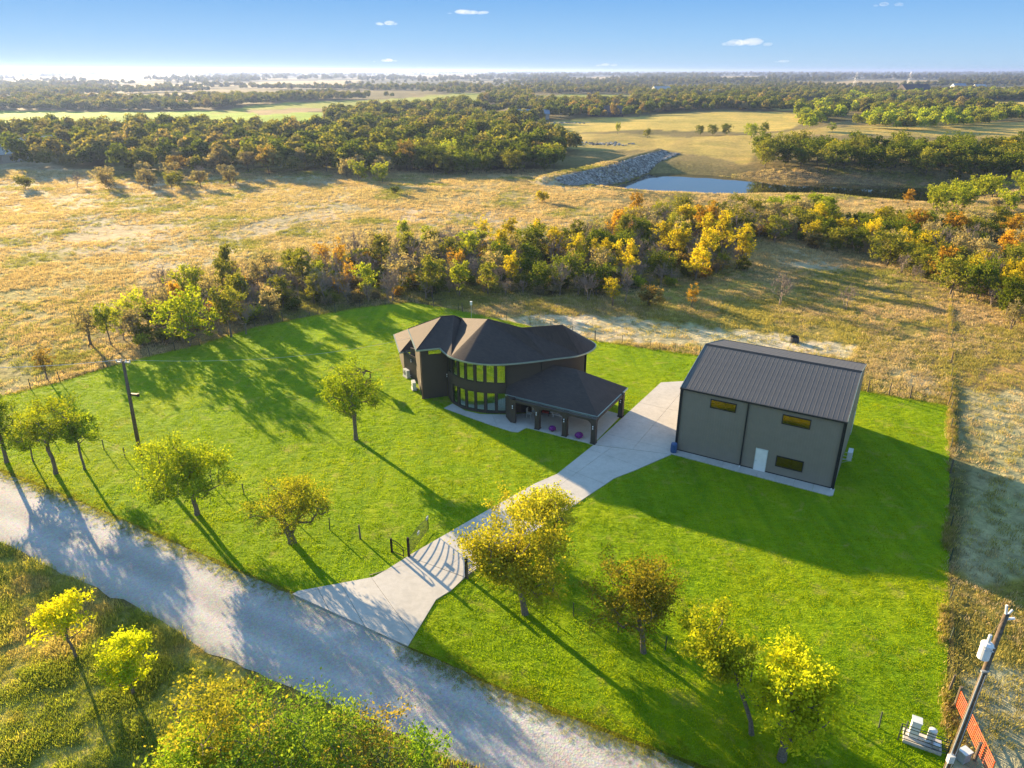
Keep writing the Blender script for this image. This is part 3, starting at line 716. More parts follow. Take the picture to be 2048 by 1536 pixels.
# carport
Lp = [(-0.10, 63.55), (2.5, 62.05), (5.05, 60.6), (7.62, 59.1)]
Rp = (10.95, 64.75)
CE = 2.62
def rounded_opening(L, h, r=0.55, n=5):
    """lintel profile under z=h over an opening of width L: list of (x,z) along the underside from 0 to L"""
    pts = [(0, h - r)]
    for i in range(n + 1):
        t = math.pi / 2 * i / n; pts.append((r - r * math.cos(t), h - r + r * math.sin(t)))
    for i in range(n + 1):
        t = math.pi / 2 * i / n; pts.append((L - r + r * math.sin(t), h - r + r * math.cos(t)))
    pts.append((L, h - r)); return pts
def arcade(parent, a, b, pw, th, h_open, h_top):
    d = Vector((b[0] - a[0], b[1] - a[1])); L = d.length; d.normalize(); n = Vector((-d.y, d.x))
    a2 = Vector(a) + d * pw / 2; L2 = L - pw
    prof = rounded_opening(L2, h_open); mb = MB()
    for (x0, z0), (x1, z1) in zip(prof, prof[1:]):
        if x1 - x0 < 1e-4: continue
        q = [a2 + d * x0 - n * th / 2, a2 + d * x1 - n * th / 2, a2 + d * x1 + n * th / 2, a2 + d * x0 + n * th / 2]
        mb.hexa([(q[0].x, q[0].y, z0), (q[1].x, q[1].y, z1), (q[2].x, q[2].y, z1), (q[3].x, q[3].y, z0)], [(p.x, p.y, h_top) for p in q])
    mb.build('arched_beam', M['siding'], parent)
ang = math.atan2(DY, DX)
for i, p in enumerate(Lp[1:] + [Rp]):
    c = MB().box((p[0], p[1], CE / 2 + 0.05), (0.46, 0.44, CE - 0.02), ang).build('column', M['siding'], house)
    MB().box((p[0], p[1], 0.14), (0.54, 0.52, 0.12), ang).build('column_base', M['trim'], c)
for a, b in zip(Lp, Lp[1:]): arcade(house, a, b, 0.42, 0.34, 2.38, CE)
arcade(house, Lp[3], Rp, 0.42, 0.34, 2.38, CE)
# solid end of the arcade next to the glazed bow
mb = MB(); mb.prism([(-0.62, 65.35), (-0.62, 64.6), (-0.15, 63.38), (0.32, 63.12), (0.42, 63.5), (-0.25, 65.5)], 0.1, CE); mb.build('wing_wall', M['siding'], house)
# entry door recess under the carport
mb = MB(); bar(mb, (0.9, 65.55), (2.2, 65.8), 0.11, 2.3, 0, 0.06, (0.2, -0.98)); mb.build('entry_door', M['trim'], house)
c1 = E(1011, 788, CE + 0.05); c2 = E(1194.5, 832.5, CE + 0.05); c3 = E(1254.5, 775, CE + 0.05); cr1 = E(1075, 724.5, 4.95); cr2 = E(1152, 738, 4.85)
c0 = (-0.2, 66.6, CE + 0.6); c4 = (c3[0] - 5.0, c3[1] + 3.4, CE + 0.05)
mb = MB(); mb.poly([c1, c2, cr2, cr1]); mb.poly([c2, c3, cr2]); mb.poly([c3, c4, cr1, cr2]); mb.poly([c1, cr1, (0.6, 67.6, 4.4), (-0.5, 65.9, 3.2)])
mb.build('carport_roof', M['shingle'], house)
mb = MB()
for a, b in ((c1, c2), (c2, c3)):
    d = Vector((b[0] - a[0], b[1] - a[1])).normalized(); bar(mb, a, b, CE - 0.12, CE + 0.04, -0.01, 0.09, (d.y, -d.x))
mb.build('carport_gutter', M['gutter'], house)
mb = MB(); mb.poly([(p[0], p[1], CE - 0.02) for p in (c1, c2, c3, c4, (1.0, 66.2))][::-1]); mb.build('carport_ceiling', M['room'], house)
MB().tube((c2[0] - 0.12, c2[1] + 0.18, 0.12), (c2[0] - 0.12, c2[1] + 0.18, CE), 0.045).build('downspout', M['trim'], house)
# wall lamps: two little cylinders on a plate
def lamp_at(parent, p, n, z):
    l = MB().box((p[0] + n[0] * 0.03, p[1] + n[1] * 0.03, z), (0.10, 0.10, 0.22), math.atan2(n[1], n[0])).build('wall_lamp', M['black'], parent)
    MB().tube((p[0] + n[0] * 0.13, p[1] + n[1] * 0.13, z + 0.05), (p[0] + n[0] * 0.13, p[1] + n[1] * 0.13, z + 0.16), 0.055, n=8).build('lamp_glass', M['lamp'], l)
    MB().tube((p[0] + n[0] * 0.13, p[1] + n[1] * 0.13, z - 0.16), (p[0] + n[0] * 0.13, p[1] + n[1] * 0.13, z - 0.07), 0.055, n=8).build('lamp_glass', M['lamp'], l)
nn = (-NX_, -NY_)
for p in Lp[1:]: lamp_at(house, (p[0] + nn[0] * .22, p[1] + nn[1] * .22), nn, 1.85)
lamp_at(house, (0.1, 63.15), nn, 1.95)
lamp_at(house, (Rp[0] + nn[0] * .22, Rp[1] + nn[1] * .22), nn, 1.9)
pp, dd, nn2 = at(0.55); lamp_at(house, tuple(pp), tuple(nn2), 2.7)
lamp_at(house, (-11.2, 74.4), (-0.8, -0.6), 2.3)

# air conditioning units
def condenser(loc, rz, label, bracket=False, group='outdoor air conditioning units'):
    t = empty('air_conditioner', loc, rz); tag(t, label, 'air conditioner', group)
    b = 0.55 if bracket else 0.12
    MB().box((0, 0, b + 0.4), (0.95, 0.38, 0.8)).build('casing', M['offwhite'], t)
    f = MB(); 
    for k in range(10):
        a0_, a1_ = 2 * math.pi * k / 10, 2 * math.pi * (k + 1) / 10
        f.poly([(-0.12, -0.195, b + 0.4), (-0.12 + 0.3 * math.cos(a0_), -0.195, b + 0.4 + 0.3 * math.sin(a0_)), (-0.12 + 0.3 * math.cos(a1_), -0.195, b + 0.4 + 0.3 * math.sin(a1_))])
    f.build('fan_grille', M['grille'], t)
    for k in range(5): MB().box((-0.12, -0.2, b + 0.16 + k * 0.12), (0.56, 0.008, 0.02)).build('grille_bar', M['offwhite'], t)
    if bracket:
        for x in (-0.35, 0.35):
            MB().box((x, 0.15, b - 0.02), (0.04, 0.75, 0.05)).build('bracket', M['offwhite'], t); MB().tube((x, -0.15, b - 0.02), (x, 0.5, b - 0.35), 0.018).build('brace', M['offwhite'], t)
    else: MB().box((0, 0, 0.06), (1.1, 0.5, 0.12)).build('pad', M['concrete'], t)
    MB().path([(0.48, 0.1, b + 0.3), (0.6, 0.2, b + 0.2), (0.6, 0.4, b + 0.2)], 0.025).build('pipe', M['white'], t)
    return t
condenser((-12.0, 75.0, 0.05), math.radians(-55), 'white air conditioning unit in the dark recess beside the low back wing')
condenser((-10.75, 71.6, 0.05), math.radians(-75), 'white air conditioning unit against the sunlit left wall of the house')

# ------------------------------------------------------------------ metal barn
BA = (15.0, 57.85); BB = (15.0 + 13.58 * math.cos(math.radians(-30.0)), 57.85 + 13.58 * math.sin(math.radians(-30.0))); 
bd = Vector((BB[0] - BA[0], BB[1] - BA[1])); BL = bd.length; bd.normalize(); bn = Vector((-bd.y, bd.x)); BD = 13.9
BH = 6.35; RH = 8.15
barn = empty('metal_barn', (BA[0], BA[1], 0), math.atan2(bd.y, bd.x)); tag(barn, 'tall grey steel barn with dark ribbed gable roof and white door', 'barn')
th = 0.12
MB().box((BL / 2, th / 2, BH / 2), (BL, th, BH)).build('front_wall', M['steel'], barn)
MB().box((BL / 2, BD - th / 2, BH / 2), (BL, th, BH)).build('back_wall', M['steel'], barn)
for x0 in (0.0, BL - th):
    mb = MB(); prof = [(th, 0), (BD - th, 0), (BD - th, BH), (BD / 2, RH - 0.05), (th, BH)]
    n = len(mb.v); mb.v += [(x0, y, z) for y, z in prof] + [(x0 + th, y, z) for y, z in prof]
    mb.f += [(4, 3, 2, 1, 0), (5, 6, 7, 8, 9)] + [(i, (i + 1) % 5, 5 + (i + 1) % 5, 5 + i) for i in range(5)]
    mb.build('gable_wall', M['steel'], barn)
# roof panels, each a shallow pan with a raised seam
NP = 36; pw = (BL + 0.06) / NP; sl_len = math.hypot(BD / 2 + 0.12, RH - BH); sa = math.atan2(RH - BH, BD / 2)
def panel_mesh():
    mb = MB(); Ls = sl_len + 0.05
    prof = [(0.0, 0.0), (pw * 0.42, 0.0), (pw * 0.45, 0.001), (pw * 0.55, 0.001), (pw * 0.58, 0), (pw - 0.055, 0), (pw - 0.042, 0.009), (pw - 0.02, 0.009), (pw - 0.004, 0)]
    for (a, z0), (b, z1) in zip(prof, prof[1:]): mb.quad((a, 0, z0), (b, 0, z1), (b, Ls, z1), (a, Ls, z0))
    mb.quad((0, 0, -0.05), (pw - 0.004, 0, -0.05), (pw - 0.004, 0, 0), (0, 0, 0)); mb.quad((0, Ls, -0.05), (0, 0, -0.05), (0, 0, 0), (0, Ls, 0))
    mb.quad((0, 0, -0.05), (0, Ls, -0.05), (pw - .004, Ls, -0.05), (pw - .004, 0, -0.05))
    return mb.mesh('roof_panel', M['barnroof'])
pm = panel_mesh()
for k in range(NP):
    o = linked('roof_panel', pm, barn, (-0.03 + k * pw, -0.12, BH + 0.03)); o.rotation_euler = (sa, 0, 0)
    o = linked('roof_panel', pm, barn, (-0.03 + (k + 1) * pw, BD + 0.12, BH + 0.03)); o.rotation_euler = (sa, 0, math.pi)
cap = MB(); cap.quad((-0.06, BD / 2 - 0.22, RH + 0.03), (BL + 0.06, BD / 2 - 0.22, RH + 0.03), (BL + 0.06, BD / 2, RH + 0.115), (-0.06, BD / 2, RH + 0.115))
cap.quad((-0.06, BD / 2, RH + 0.115), (BL + 0.06, BD / 2, RH + 0.115), (BL + 0.06, BD / 2 + 0.22, RH + 0.03), (-0.06, BD / 2 + 0.22, RH + 0.03)); cap.build('ridge_cap', M['trim'], barn)
MB().box((BL / 2, -0.17, BH - 0.02), (BL + 0.1, 0.13, 0.14)).build('gutter', M['trim'], barn)
MB().box((BL / 2, BD + 0.17, BH - 0.02), (BL + 0.1, 0.13, 0.14)).build('gutter', M['trim'], barn)
for s in (1, -1):
    for x in (-0.045, BL + 0.045):
        y0, y1 = (-0.12, BD / 2) if s == 1 else (BD + 0.12, BD / 2)
        mb = MB(); mb.hexa([(x - .02, y0, BH - .1), (x + .02, y0, BH - .1), (x + .02, y1, RH - .05), (x - .02, y1, RH - .05)], [(x - .02, y0, BH + .1), (x + .02, y0, BH + .1), (x + .02, y1, RH + .1), (x - .02, y1, RH + .1)])
        mb.build('rake_trim', M['gutter'], barn)
for x in (0.03, BL - 0.03): MB().box((x, -0.03, BH / 2), (0.16, 0.09, BH - 0.1)).build('corner_trim', M['trim'], barn)
for x in (0.12, 5.9, BL - 0.14):
    s = MB().box((x, -0.10, BH / 2 + 0.06), (0.11, 0.10, BH - 0.22)).build('downspout', M['trim'], barn)
    MB().box((x, -0.2, 0.17), (0.1, 0.22, 0.08)).build('outlet', M['white'] if x > 1 else M['trim'], s)
MB().box((BL / 2, -0.012, 0.15), (BL - 0.3, 0.02, 0.1)).build('base_trim', M['trim'], barn)
def bwin(x0, x1, z0, z1): window(barn, (x0, 0), (x1, 0), z0, z1, (0, -1), M['barnglass'], 0.07, 0.05, 0.012)
def bx_at(px, py_guess_z):     # local x along the front wall at a pixel column and height
    best = 0; bdist = 1e9
    for i in range(0, 1361):
        x = i * 0.01; X = BA[0] + bd.x * x; Y = BA[1] + bd.y * x; e = abs(pr(X, Y, py_guess_z)[0] - px)
        if e < bdist: bdist = e; best = x
    return best
bwin(bx_at(1421.5, 5.6), bx_at(1473, 5.6), 5.05, 5.85); bwin(bx_at(1564.5, 5.5), bx_at(1622, 5.5), 5.0, 5.85)
bwin(bx_at(1551.5, 1.4), bx_at(1606, 1.4), 0.95, 1.95)
xa = bx_at(1510, 1.0); xb = bx_at(1531.5, 1.0)
mb = MB(); mb.box(((xa + xb) / 2, -0.035, 1.16), (xb - xa + 0.12, 0.06, 2.12)); fr = mb.build('door_frame', M['offwhite'], barn)
dr = MB().box(((xa + xb) / 2, -0.075, 1.13), (xb - xa, 0.03, 2.02)).build('door', M['white'], barn)
MB().tube((xa + 0.1, -0.09, 1.05), (xa + 0.1, -0.16, 1.05), 0.035, n=8).build('handle', M['galv'], dr)
MB().box((BL + 0.02, BD - 2.2, 1.15), (0.05, 1.0, 2.1)).build('side_door', M['offwhite'], barn)
# slab along the front
wk = empty('barn_walkway'); tag(wk, kind='structure')
q0 = Vector(BA); lines = []
wp = [tuple(q0 + bd * (-0.35) - bn * 0.95), tuple(q0 + bd * (BL - 0.1) - bn * 1.25), tuple(q0 + bd * (BL + 0.12) - bn * 1.05), tuple(q0 + bd * (BL + 0.12) + bn * 0.1), tuple(q0 - bd * 0.0 + bn * 0.1), tuple(q0 - bd * .45 - bn * .6)]
for k in range(1, 9): c = q0 + bd * (BL * k / 9); lines.append((tuple(c), tuple(bd)))
slabs(wk, wp, lines, -0.1, 0.116)
b0 = q0 + bd * (BL + 0.75) + bn * 4.6
condenser((b0.x - 0.2 * bd.x, b0.y - 0.2 * bd.y, 0.35), math.atan2(bn.y, bn.x), 'white air conditioning unit on a bracket on the right wall of the barn', True)
# blue barrel
t = empty('barrel', (14.75, 57.35, 0.112)); tag(t, 'blue plastic barrel at the left front corner of the barn', 'barrel')
mb = MB()
pr_ = [(0, .26), (.1, .29), (.3, .30), (.32, .285), (.34, .30), (.55, .30), (.57, .285), (.59, .30), (.8, .29), (.86, .25)]
for (z0, r0), (z1, r1) in zip(pr_, pr_[1:]): mb.tube((0, 0, z0), (0, 0, z1), r0, r1, 14, False)
mb.build('drum', M['blue'], t, smooth=True); MB().tube((0, 0, .86), (0, 0, .89), .27, n=14).build('lid', M['blue'], t)

# ------------------------------------------------------------------ things under the carport
rnd = random.Random(4)
def mum(x, y, r, label):
    t = empty('flower_pot', (x, y, 0.108)); tag(t, label, 'potted flowers', 'purple potted mums')
    MB().tube((0, 0, 0), (0, 0, 0.22), 0.16, 0.21, 12).build('pot', M['pot'], t)
    mb = MB()
    for i in range(420):
        th_ = rnd.uniform(0, 2 * math.pi); ph = math.acos(rnd.uniform(-0.15, 1)); d = Vector((math.sin(ph) * math.cos(th_), math.sin(ph) * math.sin(th_), math.cos(ph)))
        c = Vector((0, 0, 0.25)) + Vector((d.x * r, d.y * r, d.z * r * 0.8)) * rnd.uniform(.9, 1.05); u = d.orthogonal().normalized() * 0.045; w = d.cross(u)
        mb.poly([tuple(c + u), tuple(c + w), tuple(c - u), tuple(c - w)])
    mb.build('blossoms', M['purple'], t)
    MB().tube((0, 0, 0.15), (0, 0, 0.42), r * .7, r * .5, 10).build('foliage', M['postgreen'], t)
mum(3.9, 61.55, 0.36, 'mound of purple flowers behind the second carport opening'); mum(6.35, 60.1, 0.42, 'mound of purple flowers in the last carport opening by the corner column')
t = empty('outdoor_armchair', (3.5, 65.2, 0.108), math.radians(-25)); tag(t, 'red cushioned outdoor armchair under the back of the carport', 'armchair')
MB().box((0, 0, 0.36), (0.75, 0.7, 0.16)).build('seat_cushion', M['red'], t); MB().box((0, 0.32, 0.62), (0.75, 0.14, 0.5)).build('backrest', M['red'], t)
for x in (-.42, .42): MB().box((x, 0, 0.42), (0.08, 0.72, 0.3)).build('armrest', M['trim'], t)
for x in (-.38, .38):
    for y in (-.3, .3): MB().box((x, y, 0.14), (0.06, 0.06, 0.28)).build('leg', M['trim'], t)
def wchair(x, y, rz, label):
    t = empty('patio_chair', (x, y, 0.108), rz); tag(t, label, 'chair', 'pale patio chairs under the carport')
    MB().box((0, 0, .43), (.5, .48, .04)).build('seat', M['offwhite'], t)
    for k in range(4): MB().box((-.18 + k * .12, .25, .68), (.06, .03, .5)).build('slat', M['offwhite'], t)
    MB().box((0, .25, .94), (.5, .04, .06)).build('top_rail', M['offwhite'], t)
    for sx in (-.22, .22):
        for sy in (-.2, .22): MB().tube((sx, sy, 0), (sx, sy, .42), .022).build('leg', M['offwhite'], t)
wchair(2.3, 65.0, 0.4, 'pale slatted patio chair beside the entry door under the carport'); wchair(1.75, 64.6, 1.2, 'pale slatted patio chair turned sideways, nearest the arcade end wall')
t = empty('lounge_chair', (4.7, 64.6, 0.108), math.radians(-30)); tag(t, 'low white lounge chair to the right of the red armchair', 'lounge chair')
MB().box((0, 0, .28), (1.3, .6, .06)).build('seat', M['white'], t); MB().box((-.75, 0, .45), (.4, .6, .05), 0).build('backrest', M['white'], t)
for sx in (-.5, .5):
    for sy in (-.25, .25): MB().box((sx, sy, .125), (.05, .05, .25)).build('leg', M['white'], t)

# small dark shed behind the lawn tree
sx_, sy_, _ = G(724, 772)
t = empty('playhouse', (sx_, sy_, 0.06), math.radians(-32)); tag(t, 'small dark wooden playhouse with gable roof behind the lone lawn tree', 'playhouse')
for x in (-.75, .75):
    for y in (-.65, .65): MB().box((x, y, .7), (.1, .1, 1.4)).build('post', M['wood'], t)
for k in range(6): MB().box((-.62 + k * .25, -.65, .45), (.16, .03, .9)).build('board', M['carpaint'], t)
for k in range(5): MB().box((.75, -.5 + k * .25, .45), (.03, .16, .9)).build('board', M['carpaint'], t)
mb = MB(); mb.hexa([(-.95, -.9, 1.35), (.95, -.9, 1.35), (.95, 0, 2.0), (-.95, 0, 2.0)], [(-.95, -.9, 1.41), (.95, -.9, 1.41), (.95, 0, 2.07), (-.95, 0, 2.07)]); mb.build('roof', M['carpaint'], t)
mb = MB(); mb.hexa([(-.95, 0, 2.0), (.95, 0, 2.0), (.95, .9, 1.35), (-.95, .9, 1.35)], [(-.95, 0, 2.07), (.95, 0, 2.07), (.95, .9, 1.41), (-.95, .9, 1.41)]); mb.build('roof', M['carpaint'], t)
MB().box((0, 0, .1), (1.6, 1.4, .08)).build('floor', M['wood'], t)

# ------------------------------------------------------------------ driveway gate
def gate_leaf(name, hinge, end, label, h0=1.45, h1=1.15, rails=9):
    t = empty(name, (hinge[0], hinge[1], 0)); tag(t, label, 'gate', 'driveway gate leaves')
    d = Vector((end[0] - hinge[0], end[1] - hinge[1])); L = d.length; d.normalize()
    MB().box((0, 0, 0.85), (0.15, 0.15, 1.7)).build('hinge_post', M['black'], t)
    MB().tube((d.x * .14, d.y * .14, 0.12), (d.x * .14, d.y * .14, h0 + .1), 0.035).build('hinge_stile', M['black'], t)
    MB().tube((d.x * L, d.y * L, 0.2), (d.x * L, d.y * L, h1 + .15), 0.03).build('end_stile', M['black'], t)
    for k in range(rails):
        pts = []
        for i in range(9):
            s = i / 8; x = .14 + (L - .14) * s; z = 0.2 + k * ((h0 - .2) * (1 - s) + (h1 + .05 - .2) * s) / (rails - 1) + 0.16 * math.sin(math.pi * s) * (k / rails)
            pts.append((d.x * x, d.y * x, z))
        MB().path(pts, 0.02).build('rail', M['wiregate'], t)
    for s, hh in ((0.5, 0.95), (0.97, 1.2)):
        c = (d.x * L * s, d.y * L * s, hh); MB().box(c, (.34, .04, .26), math.atan2(d.y, d.x)).build('plate', M['offwhite'], t)
    return t
gate_leaf('gate_leaf', (-7.4, 42.05), (-6.35, 45.3), 'dark steel gate leaf standing open on the lawn side left of the driveway')
gate_leaf('gate_leaf', (-3.15, 39.75), (-1.0, 42.2), 'dark steel gate leaf standing open under the tree right of the driveway')
t = empty('fence_panel', (-8.7, 42.6, 0)); tag(t, 'short black fence panel with a swooping top rail left of the gate', 'fence panel')
MB().box((0, 0, .62), (.14, .14, 1.24)).build('post', M['black'], t)
ex, ey = 0.95, -0.6
pts = [(0, 0, 1.15)] + [(ex * s, ey * s, 1.15 - 0.35 * max(0, s - .35) ** 1.5 * 1.8) for s in (0.2, .4, .6, .8, .95, 1.0)]
MB().path(pts, .03).build('top_rail', M['black'], t); MB().path([(p[0], p[1], p[2] - .25) for p in pts], .022).build('rail', M['black'], t)
MB().path([(0, 0, .15), (ex, ey, .15)], .03).build('bottom_rail', M['black'], t); MB().tube((ex, ey, 0), (ex, ey, 0.75), .035).build('end_post', M['black'], t)

# ------------------------------------------------------------------ wire fences
def fence(pts, label, spacing=3.5, h=1.25, wires=4, big=False, mat=None):
    P = [Vector(p) for p in pts]
    t = empty('wire_fence', (P[0].x, P[0].y, 0)); tag(t, label, 'fence')
    pos = []; 
    for a, b in zip(P, P[1:]):
        k = max(1, round((b - a).length / spacing))
        for j in range(k): pos.append(a.lerp(b, j / k))
    pos.append(P[-1])
    me = MB().box((0, 0, h / 2), (.06, .06, h)).mesh('post', mat or M['postgreen']); me2 = MB().tube((0, 0, 0), (0, 0, h + .15), .075, .06, 7).mesh('post', M['woodold'])
    pz = []
    for i, p in enumerate(pos):
        z = float(H(p.x, p.y)); pz.append(z); o = linked('post', me2 if (i % 6 == 0 or big) else me, t, (p.x - P[0].x, p.y - P[0].y, z)); o.rotation_euler = (rnd.uniform(-.04, .04), rnd.uniform(-.04, .04), 0)
    for w in range(wires):
        z = h * (w + 1) / wires - .05
        MB().path([(p.x - P[0].x, p.y - P[0].y, zz + z) for p, zz in zip(pos, pz)], .004, 3).build('wire', M['wiregate'], t)
    return t
def gl(*px): return [G2(a, b) for a, b in px]
fence(gl((-150, 838), (0, 793), (120, 764), (208, 737)), 'wire fence on steel posts along the lawn edge left of the tall utility pole')
fence(gl((215, 735), (300, 714), (400, 692), (510, 655), (620, 633), (720, 616), (820, 606), (917, 622)), 'wire fence between the back lawn and the thicket, up to the house')
fence(gl((925, 624), (1060, 650), (1190, 681), (1300, 697), (1400, 712)), 'wire fence behind the house, with pale sandy soil beyond it')
fence(gl((1560, 742), (1640, 762), (1735, 785), (1820, 797), (1896, 810)), 'black rail fence behind the barn and beside it', 2.4, 1.35, 5, True)
fence(gl((1903, 600), (1902, 700), (1901, 820), (1900, 1000), (1899, 1200), (1897, 1385)), 'long wire fence down the right side of the lawn through tall dry grass', 4.5, 1.2, 4)
fence(gl((-40, 838), (100, 868), (209, 901), (251, 917), (489, 992), (660, 1061), (721, 1079), (783, 1103)), 'wire fence on thin posts across the front lawn left of the driveway', 4.0, 1.15, 3)
fence(gl((935, 1158), (1040, 1196), (1147, 1234), (1330, 1302), (1500, 1366), (1757, 1457), (1806, 1474)), 'wire fence on thin posts across the front lawn right of the driveway', 4.0, 1.15, 3)
# ------------------------------------------------------------------ orange tube gate, well equipment
a = Vector(G2(1911, 1418)); b = Vector(G2(1976, 1560)); d = b - a; L = d.length; d.normalize()
t = empty('tube_gate', (a.x, a.y, 0)); tag(t, 'rusty orange tube gate at the corner behind the near utility pole', 'gate')
for k in range(7): MB().tube((0, 0, .25 + k * .17), (d.x * L, d.y * L, .25 + k * .17), .028).build('rail', M['rusty'], t)
for s in (0, .25, .5, .75, 1): MB().tube((d.x * L * s, d.y * L * s, .22), (d.x * L * s, d.y * L * s, 1.3), .032).build('upright', M['rusty'], t)
MB().tube((-.12 * d.x, -.12 * d.y, 0), (-.12 * d.x, -.12 * d.y, 1.5), .08, n=8).build('gate_post', M['woodold'], t)
MB().tube((d.x * (L * .72) - .25, d.y * (L * .72) - .1, 0), (d.x * (L * .72) - .25, d.y * (L * .72) - .1, 1.25), .08, n=8).build('latch_post', M['woodold'], t)
qx, qy = G2(1836, 1486)
t = empty('well_equipment', (qx, qy, 0.05), math.radians(-28)); tag(t, 'white pump housing and tank on a concrete pad inside a pipe rail', 'well equipment')
MB().box((.15, .05, .1), (1.75, .9, .2)).build('pad', M['concrete'], t)
MB().box((-.3, .1, .75), (.42, .42, 1.1)).build('cabinet', M['white'], t); MB().box((-.3, .1, 1.33), (.48, .48, .06)).build('cabinet_lid', M['offwhite'], t)
MB().tube((.5, .2, .2), (.5, .2, .95), .2, n=12).build('tank', M['offwhite'], t); MB().tube((.5, .2, .95), (.5, .2, 1.05), .2, .08, 12).build('tank_top', M['offwhite'], t)
MB().box((.75, -.15, .32), (.3, .25, .28)).build('motor', M['galv'], t); MB().path([(.5, .0, .35), (.3, -.1, .35), (-.1, -.1, .5)], .035).build('pipe', M['offwhite'], t)
for x in (-.95, 1.25):
    MB().tube((x, -.35, 0), (x, -.35, 1.2), .03).build('rail_post', M['postgreen'], t)
for z in (.25, .5, .75, 1.0, 1.18): MB().tube((-.95, -.35, z), (1.25, -.35, z), .022).build('rail', M['postgreen'], t)
qx, qy = G2(1925, 1520)
t = empty('meter_box', (qx, qy, 0.02), .4); tag(t, 'small grey utility cabinet at the foot of the tube gate', 'utility box')
MB().box((0, 0, .3), (.5, .4, .6)).build('cabinet', M['galv'], t); MB().box((0, 0, .63), (.56, .46, .05)).build('lid', M['offwhite'], t)

# ------------------------------------------------------------------ utility poles and lines
def pole_top(t, z, lean):
    X = lean[0]; Y = lean[1]
    return X, Y
bx_, by_, _ = G(281, 912)
tx, ty = g0(246, 722, 9.3)
t = empty('utility_pole', (bx_, by_, 0)); tag(t, 'leaning wooden utility pole on the left lawn behind the round tree', 'utility pole', 'wooden utility poles')
lx, ly = tx - bx_, ty - by_
MB().tube((0, 0, 0), (lx, ly, 9.3), .19, .12, 10).build('pole', M['wood'], t, smooth=True)
MB().box((lx, ly, 9.2), (1.3, .1, .1), -.15).build('crossarm', M['galv'], t)
for k in (-.6, -.2, .25, .6): MB().tube((lx + k, ly - .1 * k, 9.25), (lx + k, ly - .1 * k, 9.45), .05, .035, 8).build('insulator', M['white'], t)
MB().box((lx * .67 + .45, ly * .67, 6.15), (.7, .25, .16), -.2).build('bracket', M['black'], t)
MB().tube((lx * .67 + .75, ly * .67, 5.98), (lx * .67 + .75, ly * .67, 6.22), .13, n=8).build('lamp_head', M['black'], t)
def cable(pts, sag, label, r=.022, n=14):
    P = [Vector(p) for p in pts]; out = []
    for a, b in zip(P, P[1:]):
        for i in range(n + 1):
            s = i / n; q = a.lerp(b, s); q.z -= sag * 4 * s * (1 - s); out.append(tuple(q))
    o = MB().path(out, r, 3).build('power_line', M['galv']); tag(o, label, 'cable', 'power lines'); return o
TP = (tx, ty, 9.45)
far1 = g0(-220, 720, 9.4); cable([TP, (far1[0], far1[1] - 1, 9.4)], .5, 'upper power line running off left from the leaning pole')
far2 = g0(-220, 757, 8.6); 
hx = g0(398, 772, 6.8); cable([(tx + .3, ty, 9.4), (WC[0] - .1, WC[1] - .4, 5.3)], 1.0, 'service line sagging from the leaning pole towards the house roof', .012)
bx2, by2 = g0(1889, 1552)
ux, uy = g0(2013, 1228, 9.6)
t = empty('utility_pole', (bx2, by2, 0)); tag(t, 'tall wooden utility pole with a pale transformer at the lower right corner', 'utility pole', 'wooden utility poles')
lx, ly = ux - bx2, uy - by2
def on(s, o=(0, 0, 0)): return (lx * s + o[0], ly * s + o[1], 9.6 * s + o[2])
MB().tube((0, 0, 0), on(1), .17, .115, 12).build('pole', M['wood'], t, smooth=True)
MB().tube(on(0.02, (-.2, -.12, 0)), on(.68, (-.16, -.1, 0)), .04, n=6).build('conduit', M['galv'], t)
MB().tube(on(0.02, (-.05, -.22, 0)), on(.66, (-.02, -.17, 0)), .022, n=6).build('conduit', M['galv'], t)
tr = MB()
tc = on(.80, (-.42, -.1, 0)); prf = [(-.45, .2), (-.42, .25), (.32, .25), (.36, .27), (.40, .26), (.5, .16)]
for (z0, r0), (z1, r1) in zip(prf, prf[1:]): tr.tube((tc[0], tc[1], tc[2] + z0), (tc[0], tc[1], tc[2] + z1), r0, r1, 16, False)
tr.tube((tc[0], tc[1], tc[2] + .499), (tc[0], tc[1], tc[2] + .5), .16, n=16); tr.tube((tc[0], tc[1], tc[2] - .451), (tc[0], tc[1], tc[2] - .45), .2, n=16)
tro = tr.build('transformer', M['white'], t, smooth=False)
for k in range(5): MB().tube((tc[0], tc[1], tc[2] + .5 + k * .09), (tc[0], tc[1], tc[2] + .57 + k * .09), .085 - .006 * (k % 2), .06, 10).build('bushing', M['offwhite'], tro)
for a_ in (0.3, 1.3, 2.3): MB().tube((tc[0] + .25 * math.cos(a_), tc[1] - .25 * math.sin(a_), tc[2] + .2), (tc[0] + .34 * math.cos(a_), tc[1] - .34 * math.sin(a_), tc[2] + .24), .035).build('terminal', M['galv'], tro)
MB().box(on(.80, (-.15, -.04, .1)), (.25, .06, .06)).build('bracket', M['galv'], t); MB().box(on(.80, (-.15, -.04, -.3)), (.25, .06, .06)).build('bracket', M['galv'], t)
MB().tube(on(.99), on(.99, (-.12, 0, .6)), .06, .05, 8).build('surge_arrester', M['white'], t)
MB().tube(on(.97), on(.97, (.4, -.05, .1)), .05, .06, 8).build('fuse_cutout', M['white'], t)
MB().tube(on(.985, (.02, 0, 0)), on(1.0, (.3, .1, .15)), .035, .05, 8).build('insulator', M['offwhite'], t)
MB().box(on(.68, (-.1, -.12, 0)), (.35, .1, .08)).build('clamp', M['galv'], t)
MB().box(on(.14, (-.2, -.2, 0)), (.28, .2, .45)).build('meter', M['offwhite'], t)
MB().path([(tc[0], tc[1], tc[2] + .95), on(.97, (-.1, -.1, .3)), on(.985, (.3, -.05, .15))], .012, 4).build('jumper_wire', M['black'], t)

